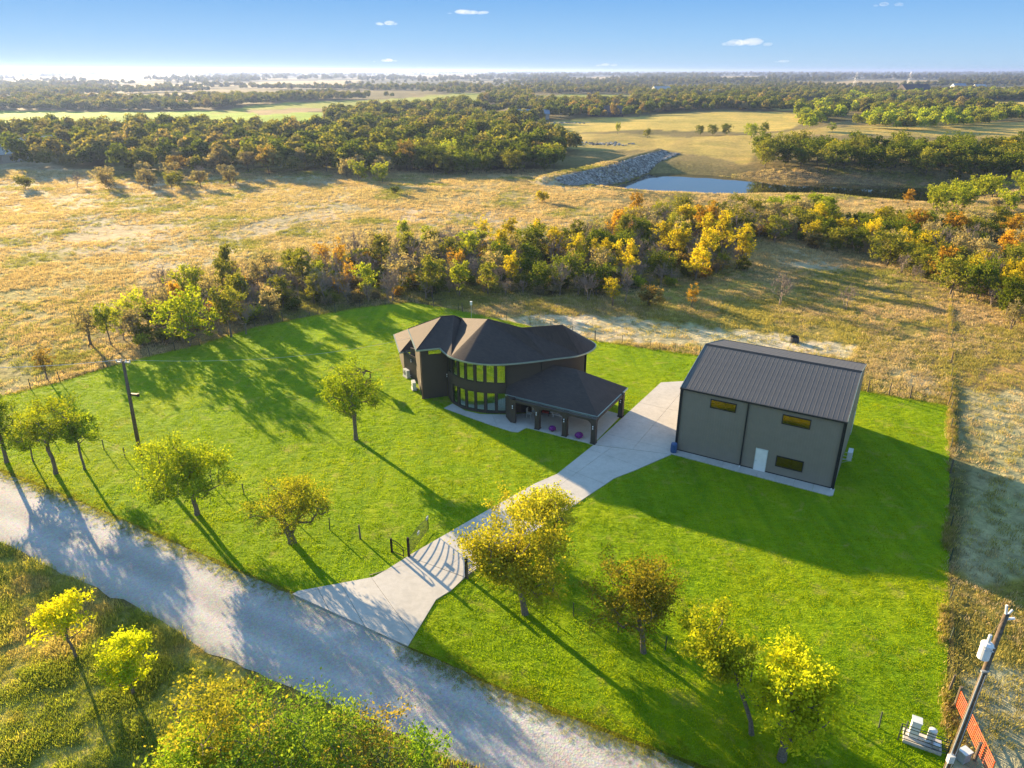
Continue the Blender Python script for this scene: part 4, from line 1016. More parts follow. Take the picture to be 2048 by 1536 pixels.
# small posts and odd things beyond the fence
def thing_px(px, py): x, y, z = G(px, py); return (x, y, z)
t = empty('marker_pole', thing_px(943, 640)); tag(t, 'thin pale pole with a white cap in the sandy strip behind the house', 'marker pole')
MB().tube((0, 0, 0), (0, 0, 2.3), .035).build('pole', M['galv'], t); MB().box((0, 0, 2.45), (.3, .3, .5)).build('cap', M['white'], t)
t = empty('water_trough', thing_px(1588, 684)); tag(t, 'black round tub lying on the pale soil beyond the barn', 'tub')
mb = MB(); mb.tube((0, 0, 0), (0, 0, .75), .62, .55, 14, False); mb.tube((0, 0, .3), (0, 0, .31), .56, n=14); mb.build('tub_shell', M['grille'], t)
t = empty('old_post', thing_px(362, 1455)); tag(t, 'weathered grey fence post standing in the rough grass by the near shrubs', 'post')
MB().tube((0, 0, 0), (-.1, .1, 1.5), .11, .09, 8).build('post_shaft', M['woodold'], t); MB().tube((-.1, .1, 1.5), (-.1, .1, 1.56), .12, .1, 8).build('post_top', M['woodold'], t)

# ------------------------------------------------------------------ trees
rs = np.random.RandomState(7)
def noise_dir(d, seed):
    r = np.random.RandomState(seed); v = 0
    for i in range(7):
        a = r.normal(size=3); a /= np.linalg.norm(a); v = v + r.uniform(.5, 1) * np.clip(d @ a, 0, 1) ** 3 * (1 if i < 4 else -1)
    return v
def gen_tree(name, seed, h, rad, bh, N=70, leaves=6000, ls=0.16, tr=0.16, spread=0.42, bare=False, inst=False, lean=0.15, stems=1, upright=False, off=(0, 0)):
    r = np.random.RandomState(seed)
    # skeleton
    pts = []; par = []
    lean_v = r.normal(size=2) * lean * 0.5 + np.array(off, float)
    for s in range(stems):
        base = np.array([r.uniform(-.25, .25), r.uniform(-.25, .25), 0]) if stems > 1 else np.zeros(3)
        aim = (r.normal(size=2) * rad * (0.35 if stems > 1 else .08) + lean_v)
        k = 6; prev = -1
        for i in range(k + 1):
            f = i / k; z = f * (bh + (h - bh) * 0.55)
            p = base + np.array([aim[0] * f ** 1.4 + r.normal() * .04 * rad * f, aim[1] * f ** 1.4 + r.normal() * .04 * rad * f, z])
            pts.append(p); par.append(prev); prev = len(pts) - 1
    C = np.array([lean_v[0], lean_v[1], (h + bh) / 2]); R = np.array([rad, rad, (h - bh) / 2])
    d = r.normal(size=(N, 3)); d /= np.linalg.norm(d, axis=1)[:, None]
    rr = r.uniform(0, 1, N) ** (1 / 2.0)
    rr *= np.clip(0.80 + 0.33 * noise_dir(d, seed + 5), 0.45, 1.25)
    cl = C + d * rr[:, None] * R
    if upright: cl[:, :2] *= (1 - 0.45 * np.clip((cl[:, 2:3] - bh) / (h - bh), 0, 1))
    order = np.argsort(np.linalg.norm(cl - np.array([0, 0, bh]), axis=1)); cl = cl[order]
    tips = []
    for c in cl:
        A = np.array(pts); dist = np.linalg.norm(A - c, axis=1) + np.where(A[:, 2] > c[2] - 0.1, 2.0 * (A[:, 2] - c[2] + 0.1), 0) + np.where(A[:, 2] < bh * .6, 5, 0)
        j = int(np.argmin(dist)); a = A[j]; L = np.linalg.norm(c - a)
        mpt = a + (c - a) * .5 + r.normal(size=3) * L * .09 + np.array([0, 0, .06 * L])
        pts.append(mpt); par.append(j); pts.append(c); par.append(len(pts) - 2); tips.append(len(pts) - 1)
    n = len(pts); P = np.array(pts); w = np.zeros(n); w[tips] = 1
    for i in range(n - 1, -1, -1):
        if par[i] >= 0: w[par[i]] += w[i]
    w = np.maximum(w, .6); rad_ = tr * .78 * (w / w[0]) ** 0.52
    if stems > 1: rad_ = tr * (w / w.max()) ** .52
    V = []; Q = []; ns = 6 if ls < .25 else 4
    for i in range(n):
        if par[i] < 0: continue
        a = P[par[i]]; b = P[i]; ra = min(rad_[par[i]], rad_[i] * 1.6); rb = rad_[i]
        if par[par[i]] < 0: ra = rad_[par[i]] * 1.35
        dv = b - a; Ln = np.linalg.norm(dv)
        if Ln < 1e-4: continue
        dv /= Ln; u = np.cross(dv, [0.3, .2, 1.0] if abs(dv[2]) < .9 else [1, 0, 0]); u /= np.linalg.norm(u); v = np.cross(dv, u); k = len(V)
        for p, q in ((a, ra), (b, rb)):
            for t_ in range(ns):
                an = 2 * math.pi * t_ / ns; V.append(p + (u * math.cos(an) + v * math.sin(an)) * q)
        for t_ in range(ns): Q.append((k + t_, k + (t_ + 1) % ns, k + ns + (t_ + 1) % ns, k + ns + t_))
    tm = np_mesh('trunk', np.array(V), np.array(Q), M['bare'] if bare else M['bark'], None, True)
    # crown
    if bare:
        nt = N * 7; src = P[r.choice(tips, nt)]; out = src - np.array([0, 0, bh * .9]); out /= np.linalg.norm(out, axis=1)[:, None]
        dv = out * .8 + r.normal(size=(nt, 3)) * .45 + np.array([0, 0, .35]); dv /= np.linalg.norm(dv, axis=1)[:, None]
        Lt = r.uniform(.5, 1.3, nt)[:, None] * (h / 7); side = np.cross(dv, r.normal(size=(nt, 3))); side /= np.linalg.norm(side, axis=1)[:, None]
        w0 = .03; a = src - side * w0; b = src + side * w0; c = src + dv * Lt + side * w0 * .2; e = src + dv * Lt - side * w0 * .2
        V = np.stack([a, b, c, e], 1).reshape(-1, 3); Q = np.arange(nt * 4).reshape(-1, 4)
        cm = np_mesh('crown', V, Q, M['bare'])
        return tm, cm
    cr = spread * (rad / 3.2) ** .5 * (1 if ls < .3 else 1.25)
    k = r.choice(len(tips), leaves, p=None)
    cen = P[np.array(tips)][k]
    # leaves hug shoots: each cluster has 5 shoot directions
    sh = r.normal(size=(len(tips), 5, 3)); sh /= np.linalg.norm(sh, axis=2)[:, :, None]; sh[:, :, 2] = np.abs(sh[:, :, 2]) * .8 + .05
    sd = sh[k, r.randint(0, 5, leaves)]; tt = r.uniform(0, 1, leaves)[:, None]
    pos = cen + sd * tt * cr * 1.9 + r.normal(size=(leaves, 3)) * cr * .42
    nrm = r.normal(size=(leaves, 3)) + np.array([0, 0, .5]); nrm /= np.linalg.norm(nrm, axis=1)[:, None]
    u = np.cross(nrm, r.normal(size=(leaves, 3))); u /= np.linalg.norm(u, axis=1)[:, None]; v = np.cross(nrm, u)
    sz = ls * r.uniform(.4, 1.5, leaves)[:, None]
    a = pos - u * sz * .6; b = pos - v * sz * .34 + nrm * sz * .1; c = pos + u * sz * .6; e = pos + v * sz * .34 + nrm * sz * .1
    V = np.stack([a, b, c, e], 1).reshape(-1, 3); Q = np.arange(leaves * 4).reshape(-1, 4)
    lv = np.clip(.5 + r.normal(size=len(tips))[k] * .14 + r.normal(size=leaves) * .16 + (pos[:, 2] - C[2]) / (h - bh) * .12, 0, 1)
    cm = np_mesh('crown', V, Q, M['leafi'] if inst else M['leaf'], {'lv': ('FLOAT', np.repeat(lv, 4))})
    return tm, cm
def put_tree(name, meshes, x, y, z, rz, sc, col, label, cat='tree', group=None, bare=False):
    t = empty(name, (x, y, z), rz); t.scale = sc if isinstance(sc, tuple) else (sc,) * 3
    tag(t, label, cat, group)
    a = linked('trunk', meshes[0], t); b = linked('crown', meshes[1], t); b.color = (*col, 1)
    return t
YG = (0.215, 0.205, 0.016); GR = (0.12, 0.15, 0.012); OL = (0.14, 0.125, 0.02); GO = (0.34, 0.25, 0.016); DK = (0.085, 0.085, 0.018)
hero = [ # px base, top h, rad, bottom h, N, leaves, colour, label, extra
 ((712, 880), 7.9, 3.4, 1.9, 95, 9500, (0.218, 0.299, 0.020), 'broad leafy tree standing alone on the lawn left of the house', dict(tr=.24)),
 ((395, 1030), 6.2, 4.3, 1.5, 130, 15000, (0.268, 0.345, 0.020), 'dense round yellow-green tree below the leaning utility pole', dict(tr=.22)),
 ((585, 1088), 6.0, 3.4, 1.4, 110, 11500, (0.281, 0.299, 0.026), 'feathery multi-stemmed olive and orange tree by the front fence left of the gate', dict(tr=.13, stems=4, ls=.11)),
 ((170, 940), 5.4, 2.4, 1.7, 60, 5200, (0.218, 0.314, 0.020), 'small open green tree on a bent trunk, right of the left edge cluster', dict(tr=.12)),
 ((67, 924), 3.6, 1.8, 1.3, 34, 2600, (0.205, 0.299, 0.020), 'smallest thin-trunked tree in the cluster at the left edge', dict(tr=.08)),
 ((112, 948), 7.0, 3.4, 2.4, 85, 7600, (0.243, 0.299, 0.020), 'tall spreading tree in the cluster at the left edge', dict(tr=.2)),
 ((14, 926), 6.8, 2.9, 2.2, 75, 6500, (0.193, 0.267, 0.020), 'leafy tree cut by the left edge of the picture beside the gravel road', dict(tr=.2)),
 ((1050, 1228), 7.0, 4.2, 1.3, 160, 18000, (0.33, 0.33, 0.03), 'largest golden tree overhanging the driveway right of the gate', dict(tr=.26, seed=61, off=(-1.0, .4))),
 ((1287, 1306), 7.2, 3.5, 1.3, 130, 12500, (0.218, 0.205, 0.026), 'dark olive-brown feathery tree on the front lawn right of the driveway', dict(tr=.2, ls=.12, off=(-.6, 0))),
 ((1503, 1470), 7.6, 2.1, 2.3, 80, 8500, (0.281, 0.330, 0.020), 'narrow tree with pale trunk between the dark feathery tree and the brightest yellow tree', dict(tr=.15, off=(-2.0, .9))),
 ((1563, 1520), 7.3, 2.9, 1.3, 130, 17000, (0.460, 0.519, 0.020), 'bright yellow tree with thick pale trunk at the lower edge of the lawn', dict(tr=.25, off=(.5, .4))),
 ((153, 1318), 4.6, 1.9, 1.5, 55, 3600, (0.537, 0.566, 0.020), 'slender yellow tree in the rough grass, leftmost below the road', dict(tr=.10, seed=91)),
 ((268, 1388), 4.9, 1.5, .4, 55, 4600, (0.460, 0.534, 0.020), 'yellow-green bushy tree between the slender yellow tree and the near shrubs', dict(tr=.10)),
]
for i, (bp, h, rad, bh, N, lv_, col, lab, kw) in enumerate(hero):
    kw = dict(kw); sd = kw.pop('seed', 100 + i * 3); ms = gen_tree('h', sd, h, rad, bh, N, int(lv_ * 1.15), kw.pop('ls', .14), **kw)
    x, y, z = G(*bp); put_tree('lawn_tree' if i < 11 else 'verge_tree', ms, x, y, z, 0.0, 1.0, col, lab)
# second upper tree of the golden pair: crown seen above the driveway
ms = gen_tree('h', 207, 7.6, 2.7, 1.5, 90, 12000, .135, tr=.2, off=(-.6, .3)); x, y, z = G(1105, 1128); put_tree('lawn_tree', ms, x, y, z, .7, 1.0, (0.409, 0.424, 0.043), 'second golden tree just behind the largest one, over the driveway edge')
# near shrubs along the verge at the bottom
SHR = [((470, 1640), 10.5, 3.0, (0.339, 0.328, 0.042), 'tall orange-tipped shrub at the bottom left, touching the road edge', 'verge_shrub'),
       ((600, 1650), 9.4, 3.2, (0.151, 0.254, 0.032), 'dense green shrub right of the tall orange-tipped shrub', 'verge_shrub'),
       ((420, 1680), 8.4, 2.7, (0.250, 0.375, 0.032), 'yellow-green shrub below the weathered fence post', 'verge_shrub'),
       ((690, 1655), 7.7, 2.6, (0.219, 0.328, 0.042), 'yellow-green shrub in the middle of the bottom thicket', 'verge_shrub'),
       ((765, 1660), 8.4, 2.2, (0.299, 0.254, 0.062), 'thin rusty-orange shrub with bare stems at the bottom edge', 'verge_shrub'),
       ((850, 1650), 7.3, 1.8, (0.199, 0.344, 0.032), 'airy green sapling at the right end of the bottom thicket', 'verge_shrub'),
       ((545, 1700), 8.4, 2.9, (0.170, 0.270, 0.032), 'dark green shrub filling the bottom edge below the orange-tipped one', 'verge_shrub'),
       ((800, 1720), 7.3, 2.6, (0.160, 0.224, 0.042), 'low olive shrub cut off by the bottom edge', 'verge_shrub')]
for i, (bp, h, rad, col, lab, nm) in enumerate(SHR):
    ms = gen_tree('s', 300 + i, h, rad, .35, 130, 7600 if i not in (4, 5) else 3400, .12, tr=.08, stems=4, spread=.38); x, y = g0(*bp); put_tree(nm, ms, x, y, 0, i, 1.0, col, lab, 'shrub')
ms = gen_tree('s', 341, 4.6, 1.8, .2, 70, 0, .1, tr=.05, stems=5, bare=True); x, y = g0(900, 1660); put_tree('bare_shrub', ms, x, y, 0, 0, 1.0, (1, 1, 1), 'leafless grey shrub at the bottom edge beside the gravel road', 'shrub')

# mid-distance species (shared meshes)
SPEC = {}
def spec(key, n, **kw):
    SPEC[key] = [gen_tree(key, 400 + len(SPEC) * 20 + i, **kw) for i in range(n)]
spec('round', 4, h=7.5, rad=3.6, bh=.5, N=60, leaves=2600, ls=.30, tr=.16)
spec('oval', 4, h=8.6, rad=2.6, bh=.9, N=60, leaves=2200, ls=.28, tr=.16)
spec('thin', 3, h=7.5, rad=2.5, bh=1.0, N=60, leaves=1250, ls=.26, tr=.12, stems=2)
spec('bush', 3, h=3.2, rad=2.4, bh=.2, N=45, leaves=1600, ls=.26, tr=.08, stems=4)
spec('bare', 3, h=6.5, rad=2.4, bh=1.3, N=70, leaves=0, ls=.4, tr=.11, bare=True, stems=2)
COLS = {'orange': (0.38, 0.24, 0.03), 'golden': (0.40, 0.345, 0.02), 'yellow-green': (0.28, 0.325, 0.03), 'olive': (0.17, 0.185, 0.03), 'green': (0.10, 0.135, 0.014), 'rusty': (0.24, 0.18, 0.06), 'grey-brown': (0.27, 0.24, 0.15), 'bright green': (0.26, 0.33, 0.02)}
REG = [ # polygon px of bases, spacing m, [(colour, kind, weight)], height range scale, place words, group
 ([(245, 690), (300, 600), (420, 560), (640, 540), (660, 600), (600, 625), (480, 672), (330, 705)], 4.2, [('yellow-green', 'round', 3), ('olive', 'oval', 3), ('grey-brown', 'thin', 3), ('bare', 'bare', 1.5), ('orange', 'oval', .6), ('olive', 'bush', 1)], (.6, .95), 'at the left end of the thicket behind the lawn', 'trees in the thicket behind the lawn'),
 ([(640, 620), (640, 540), (760, 505), (980, 490), (1000, 590), (850, 598), (720, 610)], 3.9, [('olive', 'oval', 2.4), ('grey-brown', 'thin', 4), ('orange', 'thin', 1.4), ('yellow-green', 'oval', 2), ('bare', 'bare', 3), ('olive', 'round', 1.2), ('golden', 'thin', 1.8)], (.6, .92), 'in the thicket behind the lawn left of the house roof', 'trees in the thicket behind the lawn'),
 ([(1000, 590), (980, 500), (1120, 500), (1240, 465), (1380, 470), (1400, 560), (1200, 590), (1080, 592)], 4.0, [('olive', 'oval', 2), ('golden', 'oval', 3), ('green', 'round', 2.2), ('orange', 'oval', 1.4), ('grey-brown', 'thin', 2.6), ('bare', 'bare', 2.4)], (.62, .95), 'in the thicket directly behind the house', 'trees in the thicket behind the lawn'),
 ([(1240, 480), (1260, 445), (1400, 440), (1560, 440), (1650, 448), (1640, 480), (1540, 485), (1400, 490)], 4.6, [('grey-brown', 'round', 3.4), ('olive', 'round', 3), ('bare', 'bare', 3), ('orange', 'oval', 1), ('golden', 'round', 1)], (.65, .95), 'in the grey thicket between the pond and the house', 'trees in the thicket before the pond'),
 ([(1400, 555), (1410, 480), (1470, 480), (1500, 540)], 5.0, [('orange', 'oval', 2), ('golden', 'oval', 2), ('bare', 'bare', 1), ('green', 'bush', 1)], (.9, 1.1), 'at the tip of the thicket beyond the barn', 'trees in the thicket before the pond'),
 ([(1590, 485), (1640, 455), (1760, 455), (1860, 470), (1820, 520), (1720, 510), (1650, 500)], 4.0, [('green', 'round', 2), ('golden', 'round', 2.2), ('orange', 'round', 1.2), ('olive', 'round', 2), ('bare', 'bare', 1.2)], (.6, .85), 'in the thicket on the right before the pond', 'trees in the thicket on the right'),
 ([(1760, 525), (1830, 475), (1960, 470), (2150, 480), (2200, 690), (2048, 650), (1960, 608), (1860, 575)], 3.9, [('olive', 'round', 3), ('green', 'round', 2), ('golden', 'round', 2), ('orange', 'oval', 2), ('grey-brown', 'round', 2), ('bare', 'bare', 1.6)], (.7, 1.0), 'in the dense thicket at the right edge', 'trees in the thicket on the right'),
 ([(1500, 345), (1520, 318), (1620, 316), (1760, 318), (1900, 316), (2150, 320), (2150, 372), (1960, 362), (1800, 352), (1640, 348)], 6.0, [('green', 'round', 4), ('olive', 'round', 3), ('golden', 'round', .5)], (1.15, 1.5), 'in the tall green wood on the far bank of the pond', 'trees on the far bank of the pond'),
 ([(1545, 428), (1560, 418), (1650, 418), (1660, 430), (1560, 438)], 5.0, [('bright green', 'round', 2)], (.62, .78), 'on the near shore of the pond', 'trees along the near shore of the pond'),
 ([(1860, 425), (1880, 398), (2200, 400), (2200, 425)], 6.5, [('yellow-green', 'round', 2), ('grey-brown', 'bush', 1)], (.75, 1.0), 'in the yellow thicket right of the pond end', 'trees along the near shore of the pond'),
 ([(780, 340), (790, 318), (900, 310), (1020, 300), (1100, 300), (1110, 338), (1050, 350), (900, 352)], 6.2, [('green', 'round', 3), ('olive', 'round', 3), ('rusty', 'round', .6), ('yellow-green', 'round', 1)], (1.05, 1.4), 'in the dark wood below the dam', 'trees in the wood left of the dam'),
 ([(690, 365), (680, 345), (770, 343), (780, 366)], 6, [('grey-brown', 'round', 2), ('yellow-green', 'round', 1)], (.9, 1.1), 'at the front corner of the wood left of the dam', 'trees in the wood left of the dam'),
 ([(150, 380), (140, 365), (300, 358), (420, 355), (470, 360), (480, 372), (300, 385)], 8, [('grey-brown', 'round', 3), ('olive', 'round', 1), ('bare', 'bare', 1)], (.7, .95), 'in the scrub along the top of the left pasture', 'trees along the top of the left pasture'),
 ([(280, 350), (270, 335), (420, 330), (690, 325), (780, 330), (700, 345), (480, 352)], 9.5, [('olive', 'round', 3), ('grey-brown', 'round', 2), ('rusty', 'round', 1.5), ('yellow-green', 'round', 1.2)], (1.0, 1.3), 'in the front row of the hazy wood on the left', 'trees in the hazy wood on the left'),
]
near_list = []
def sample_poly(P, n, rng):
    P = np.array(P); x0, y0 = P.min(0); x1, y1 = P.max(0)
    return rng.uniform(x0, x1, n), rng.uniform(y0, y1, n)
TREES = []
for ri, (px, spc, kinds, hr, place, group) in enumerate(REG):
    rng = np.random.RandomState(900 + ri); P = W(px); A = np.array(P); ar = abs(area([tuple(p) for p in P]))
    xs, ys_ = sample_poly(P, int(ar / spc ** 2 * 14) + 60, rng); _, ins = polydist(xs, ys_, A)
    acc = []
    wsum = np.array([k[2] for k in kinds]); wsum = wsum / wsum.sum()
    for x, y in zip(xs[ins], ys_[ins]):
        if all((x - a) ** 2 + (y - b) ** 2 > spc ** 2 for a, b in acc):
            acc.append((x, y)); k = kinds[rng.choice(len(kinds), p=wsum)]
            c, kd, _ = k; s = rng.uniform(*hr)
            TREES.append([x, y, c, kd, s, place, group])
# hand-placed single trees: base px, height, colour, kind, label
SINGLE = [
 ((95, 760), 4.6, 'rusty', 'thin', 'thin rusty-brown sapling in the rough pasture at the left edge'),
 ((182, 690), 6.2, 'grey-brown', 'thin', 'thin half-bare tree on a long stem left of the thicket'),
 ((222, 690), 6.8, 'yellow-green', 'oval', 'pale yellow-green tree at the left tip of the thicket'),
 ((380, 692), 8.0, 'bright green', 'round', 'pale green tree with orange flecks at the front of the thicket'),
 ((495, 668), 5.2, 'bare', 'bare', 'leafless grey tree at the front of the thicket beside the fence'),
 ((1110, 530), 8.2, 'golden', 'oval', 'tall golden tree standing out above the thicket behind the house'),
 ((1122, 590), 5.6, 'bare', 'bare', 'white-barked bare tree at the thicket edge behind the house roof'),
 ((1178, 600), 4.4, 'bare', 'bare', 'small bare tree right of the white-barked one, in the tan strip'),
 ((1225, 612), 5.0, 'golden', 'thin', 'half-bare tree with yellow leaves in the tan strip behind the house'),
 ((1250, 604), 5.4, 'bare', 'bare', 'pale bare tree just right of the half-bare yellow one'),
 ((1298, 612), 3.2, 'rusty', 'bush', 'small rusty shrub in the dry strip above the barn ridge'),
 ((1384, 616), 3.8, 'orange', 'thin', 'small round orange tree alone in the dry strip'),
 ((1560, 612), 5.2, 'bare', 'bare', 'pale pinkish bare tree in the dry grass beyond the barn'),
 ((1690, 620), 4.0, 'bare', 'bare', 'small bare sapling in the dry grass right of the pinkish bare tree'),
 ((1815, 414), 5.5, 'orange', 'oval', 'single orange tree standing against the pond water'),
 ((645, 530), 3.6, 'bare', 'bare', 'small leafless tree alone in the pasture above the thicket'),
 ((360, 374), 4.6, 'olive', 'round', 'round olive tree alone at the top of the left pasture'),
 ((790, 388), 2.2, 'green', 'bush', 'tiny dark bush in the open pasture'),
 ((1020, 480), 3.5, 'bare', 'bare', 'bare scrub tree in the pasture gully behind the house'),
 ((1085, 405), 3.0, 'golden', 'bush', 'golden bush on the pasture slope below the dam'),
 ((50, 378), 4.2, 'olive', 'bush', 'wide low olive bush at the left edge of the pasture'),
 ((1235, 268), 7.5, 'yellow-green', 'oval', 'upright green tree in the golden field beyond the dam'),
 ((1295, 276), 5.5, 'olive', 'round', 'round olive tree in the golden field beside the rock pile'),
 ((1400, 270), 6.5, 'green', 'round', 'leftmost round tree of the short row above the pond'),
 ((1425, 270), 7.0, 'green', 'round', 'second round tree of the short row above the pond'),
 ((1450, 270), 7.5, 'green', 'round', 'third round tree of the short row above the pond'),
 ((1502, 276), 9.0, 'bright green', 'round', 'big round green tree in the field above the pond'),
 ((1528, 270), 7.0, 'green', 'round', 'darker tree tucked behind the big round one above the pond'),
 ((1664, 266), 5.5, 'bright green', 'round', 'bright yellow-green round tree in the field on the right'),
 ((1588, 300), 8.0, 'olive', 'round', 'olive tree behind the left end of the far bank wood'),
 ((2020, 660), 4.5, 'grey-brown', 'thin', 'thin grey-brown bush in the field beyond the right fence'),
 ((1000, 262), 9, 'olive', 'round', 'brown-green tree beside the farm sheds'),
 ((1085, 262), 8, 'green', 'round', 'dark green tree right of the farm sheds'),
]
cnt = {}
for (bp, h, c, kd, lab) in SINGLE:
    x, y, z = G(*bp); hh = {'round': 7.5, 'oval': 9, 'thin': 7.5, 'bush': 3.2, 'bare': 6.5}[kd]
    ms = SPEC[kd][rs.randint(len(SPEC[kd]))]
    put_tree('bush' if kd == 'bush' else ('bare_tree' if kd == 'bare' else 'field_tree'), ms, x, y, z - .05, rs.uniform(0, 6.28), h / hh, COLS.get(c, (1, 1, 1)), lab, 'bush' if kd == 'bush' else 'tree')
TREES.sort(key=lambda t: math.hypot(t[0], t[1]) / t[4])
NAMEK = {'round': 'round', 'oval': 'upright', 'thin': 'thin-leaved', 'bush': 'low bushy', 'bare': 'leafless'}
LIM = 300 - len(SINGLE) - 12
# within a place, each label also says where it stands relative to its neighbours
rest = TREES[LIM:]; ind = TREES[:LIM]
byp = {}
for t in ind: byp.setdefault((t[5], t[2], t[3]), []).append(t)
LABEL = {}
SHORT = {'at the left end of the thicket behind the lawn': 'left end of the lawn thicket', 'in the thicket behind the lawn left of the house roof': 'thicket left of the house roof', 'in the thicket directly behind the house': 'thicket directly behind the house',
 'in the grey thicket between the pond and the house': 'grey thicket before the pond', 'at the tip of the thicket beyond the barn': 'thicket tip beyond the barn', 'in the thicket on the right before the pond': 'thicket right of the bare clearing',
 'in the dense thicket at the right edge': 'dense thicket at the right edge', 'in the tall green wood on the far bank of the pond': 'far bank of the pond', 'on the near shore of the pond': 'near shore of the pond', 'in the yellow thicket right of the pond end': 'yellow thicket beyond the pond end',
 'in the dark wood below the dam': 'dark wood below the dam', 'at the front corner of the wood left of the dam': 'front corner of the dam wood', 'in the scrub along the top of the left pasture': 'scrub atop the left pasture', 'in the front row of the hazy wood on the left': 'hazy wood on the left'}
for key, L in byp.items():
    n = len(L); ys2 = sorted(t[1] for t in L); us = sorted(t[0] / t[1] for t in L); cell = {}
    for t in L:
        colw = 'grey' if t[2] == 'bare' else t[2]
        b = f"{colw} {NAMEK[t[3]]} tree"
        if n > 1:
            q = ys2.index(t[1]) / (n - 1); k = us.index(t[0] / t[1]) / (n - 1)
            row = 'front' if q < .34 else ('middle' if q < .67 else 'back')
            sd = ('far left', 'left', 'centre', 'right', 'far right')[min(4, int(k * 5))]
            b += f", {row} row, {sd}"
        cell.setdefault(b, []).append(t)
    for b, T_ in cell.items():
        T_.sort(key=lambda t: -t[4])
        adj = [''] if len(T_) == 1 else (['taller ', 'shorter '] if len(T_) == 2 else (['tallest ', 'middle-sized ', 'shortest '] if len(T_) == 3 else ['tallest ', 'second tallest ', 'third tallest ', 'shortest ']))
        for i, t in enumerate(T_): LABEL[id(t)] = adj[min(i, len(adj) - 1)] + b + ', ' + SHORT[t[5]]
for t in ind:
    x, y, c, kd, s, place, group = t; z = float(H(x, y)) - .05; v = rs.uniform(.8, 1.25)
    col = COLS.get(c, (1, 1, 1)); col = tuple(k * v * 1.12 for k in col)
    ms = SPEC[kd][rs.randint(len(SPEC[kd]))]; w = rs.uniform(.85, 1.2)
    put_tree('bare_tree' if kd == 'bare' else ('thicket_bush' if kd == 'bush' else 'thicket_tree'), ms, x, y, z, rs.uniform(0, 6.28), (s * w, s * w, s), col, LABEL[id(t)], 'bush' if kd == 'bush' else 'tree', group)

# ------------------------------------------------------------------ instanced stuff
def scatter(name, pts, rz, sc, col, protos, label, tilt=None):
    """points mesh carrying geometry-node instances of the protos"""
    n = len(pts); me = bpy.data.meshes.new(name); me.vertices.add(n); me.vertices.foreach_set('co', np.asarray(pts, np.float32).ravel())
    for nm, typ, arr in (('rz', 'FLOAT', rz), ('sc', 'FLOAT', sc)):
        a = me.attributes.new(nm, typ, 'POINT'); a.data.foreach_set('value', np.asarray(arr, np.float32))
    a = me.attributes.new('vi', 'INT', 'POINT'); a.data.foreach_set('value', rs.randint(0, len(protos), n).astype(np.int32))
    a = me.attributes.new('col', 'FLOAT_COLOR', 'POINT'); a.data.foreach_set('color', np.c_[np.asarray(col, np.float32), np.ones(n, np.float32)].ravel())
    c = bpy.data.collections.new(name + '_models')
    for i, ms in enumerate(protos):
        for m in (ms if isinstance(ms, (list, tuple)) else [ms]):
            if isinstance(m, bpy.types.Mesh): ob = bpy.data.objects.new(f'{name}_model_{i:02d}', m); c.objects.link(ob)
    o = linked(name, me); tag(o, label, None, None, 'stuff')
    ng = bpy.data.node_groups.new(name + '_scatter', 'GeometryNodeTree')
    ng.interface.new_socket('Geometry', in_out='INPUT', socket_type='NodeSocketGeometry'); ng.interface.new_socket('Geometry', in_out='OUTPUT', socket_type='NodeSocketGeometry')
    N = ng.nodes; gi = N.new('NodeGroupInput'); go = N.new('NodeGroupOutput'); ci = N.new('GeometryNodeCollectionInfo'); ci.inputs[0].default_value = c
    ci.inputs['Separate Children'].default_value = True; ci.inputs['Reset Children'].default_value = True
    ip = N.new('GeometryNodeInstanceOnPoints'); ip.inputs['Pick Instance'].default_value = True
    def attr(nm, dt): x = N.new('GeometryNodeInputNamedAttribute'); x.data_type = dt; x.inputs[0].default_value = nm; return x.outputs[0]
    cx = N.new('ShaderNodeCombineXYZ'); L = ng.links; L.new(attr('rz', 'FLOAT'), cx.inputs[2]); L.new(attr('sc', 'FLOAT'), ip.inputs['Scale']); L.new(attr('vi', 'INT'), ip.inputs['Instance Index'])
    er = N.new('FunctionNodeEulerToRotation'); L.new(cx.outputs[0], er.inputs[0]); L.new(er.outputs[0], ip.inputs['Rotation'])
    L.new(gi.outputs[0], ip.inputs['Points']); L.new(ci.outputs[0], ip.inputs['Instance']); L.new(ip.outputs[0], go.inputs[0])
    md = o.modifiers.new('scatter', 'NODES'); md.node_group = ng
    return o
# far trees: crown-only models, slightly different heights, with trunk stub inside the leaf cloud
def far_model(seed, h, rad, leaves, ls):
    r = np.random.RandomState(seed); n = leaves
    d = r.normal(size=(n, 3)); d /= np.linalg.norm(d, axis=1)[:, None]; d[:, 2] = np.where(d[:, 2] < -.3, -d[:, 2], d[:, 2])
    rr = r.uniform(.55, 1, n) * np.clip(.85 + .35 * noise_dir(d, seed + 3), .5, 1.3)
    pos = d * rr[:, None] * np.array([rad, rad, h * .52]) + np.array([0, 0, h * .48])
    nrm = d * .6 + r.normal(size=(n, 3)) * .6; nrm /= np.linalg.norm(nrm, axis=1)[:, None]
    u = np.cross(nrm, r.normal(size=(n, 3))); u /= np.linalg.norm(u, axis=1)[:, None]; v = np.cross(nrm, u); sz = ls * r.uniform(.6, 1.3, n)[:, None]
    V = np.stack([pos - u * sz, pos - v * sz * .7, pos + u * sz, pos + v * sz * .7], 1).reshape(-1, 3)
    lv = np.clip(.5 + r.normal(size=n) * .2, 0, 1)
    return np_mesh('crown', V, np.arange(n * 4).reshape(-1, 4), M['leafi'], {'lv': ('FLOAT', np.repeat(lv, 4))})
FM = [far_model(50 + i, h, r_, 420, .55) for i, (h, r_) in enumerate(((7.5, 3.9), (8.5, 3.6), (6.5, 4.2), (9.5, 4.0), (7.0, 3.3)))]
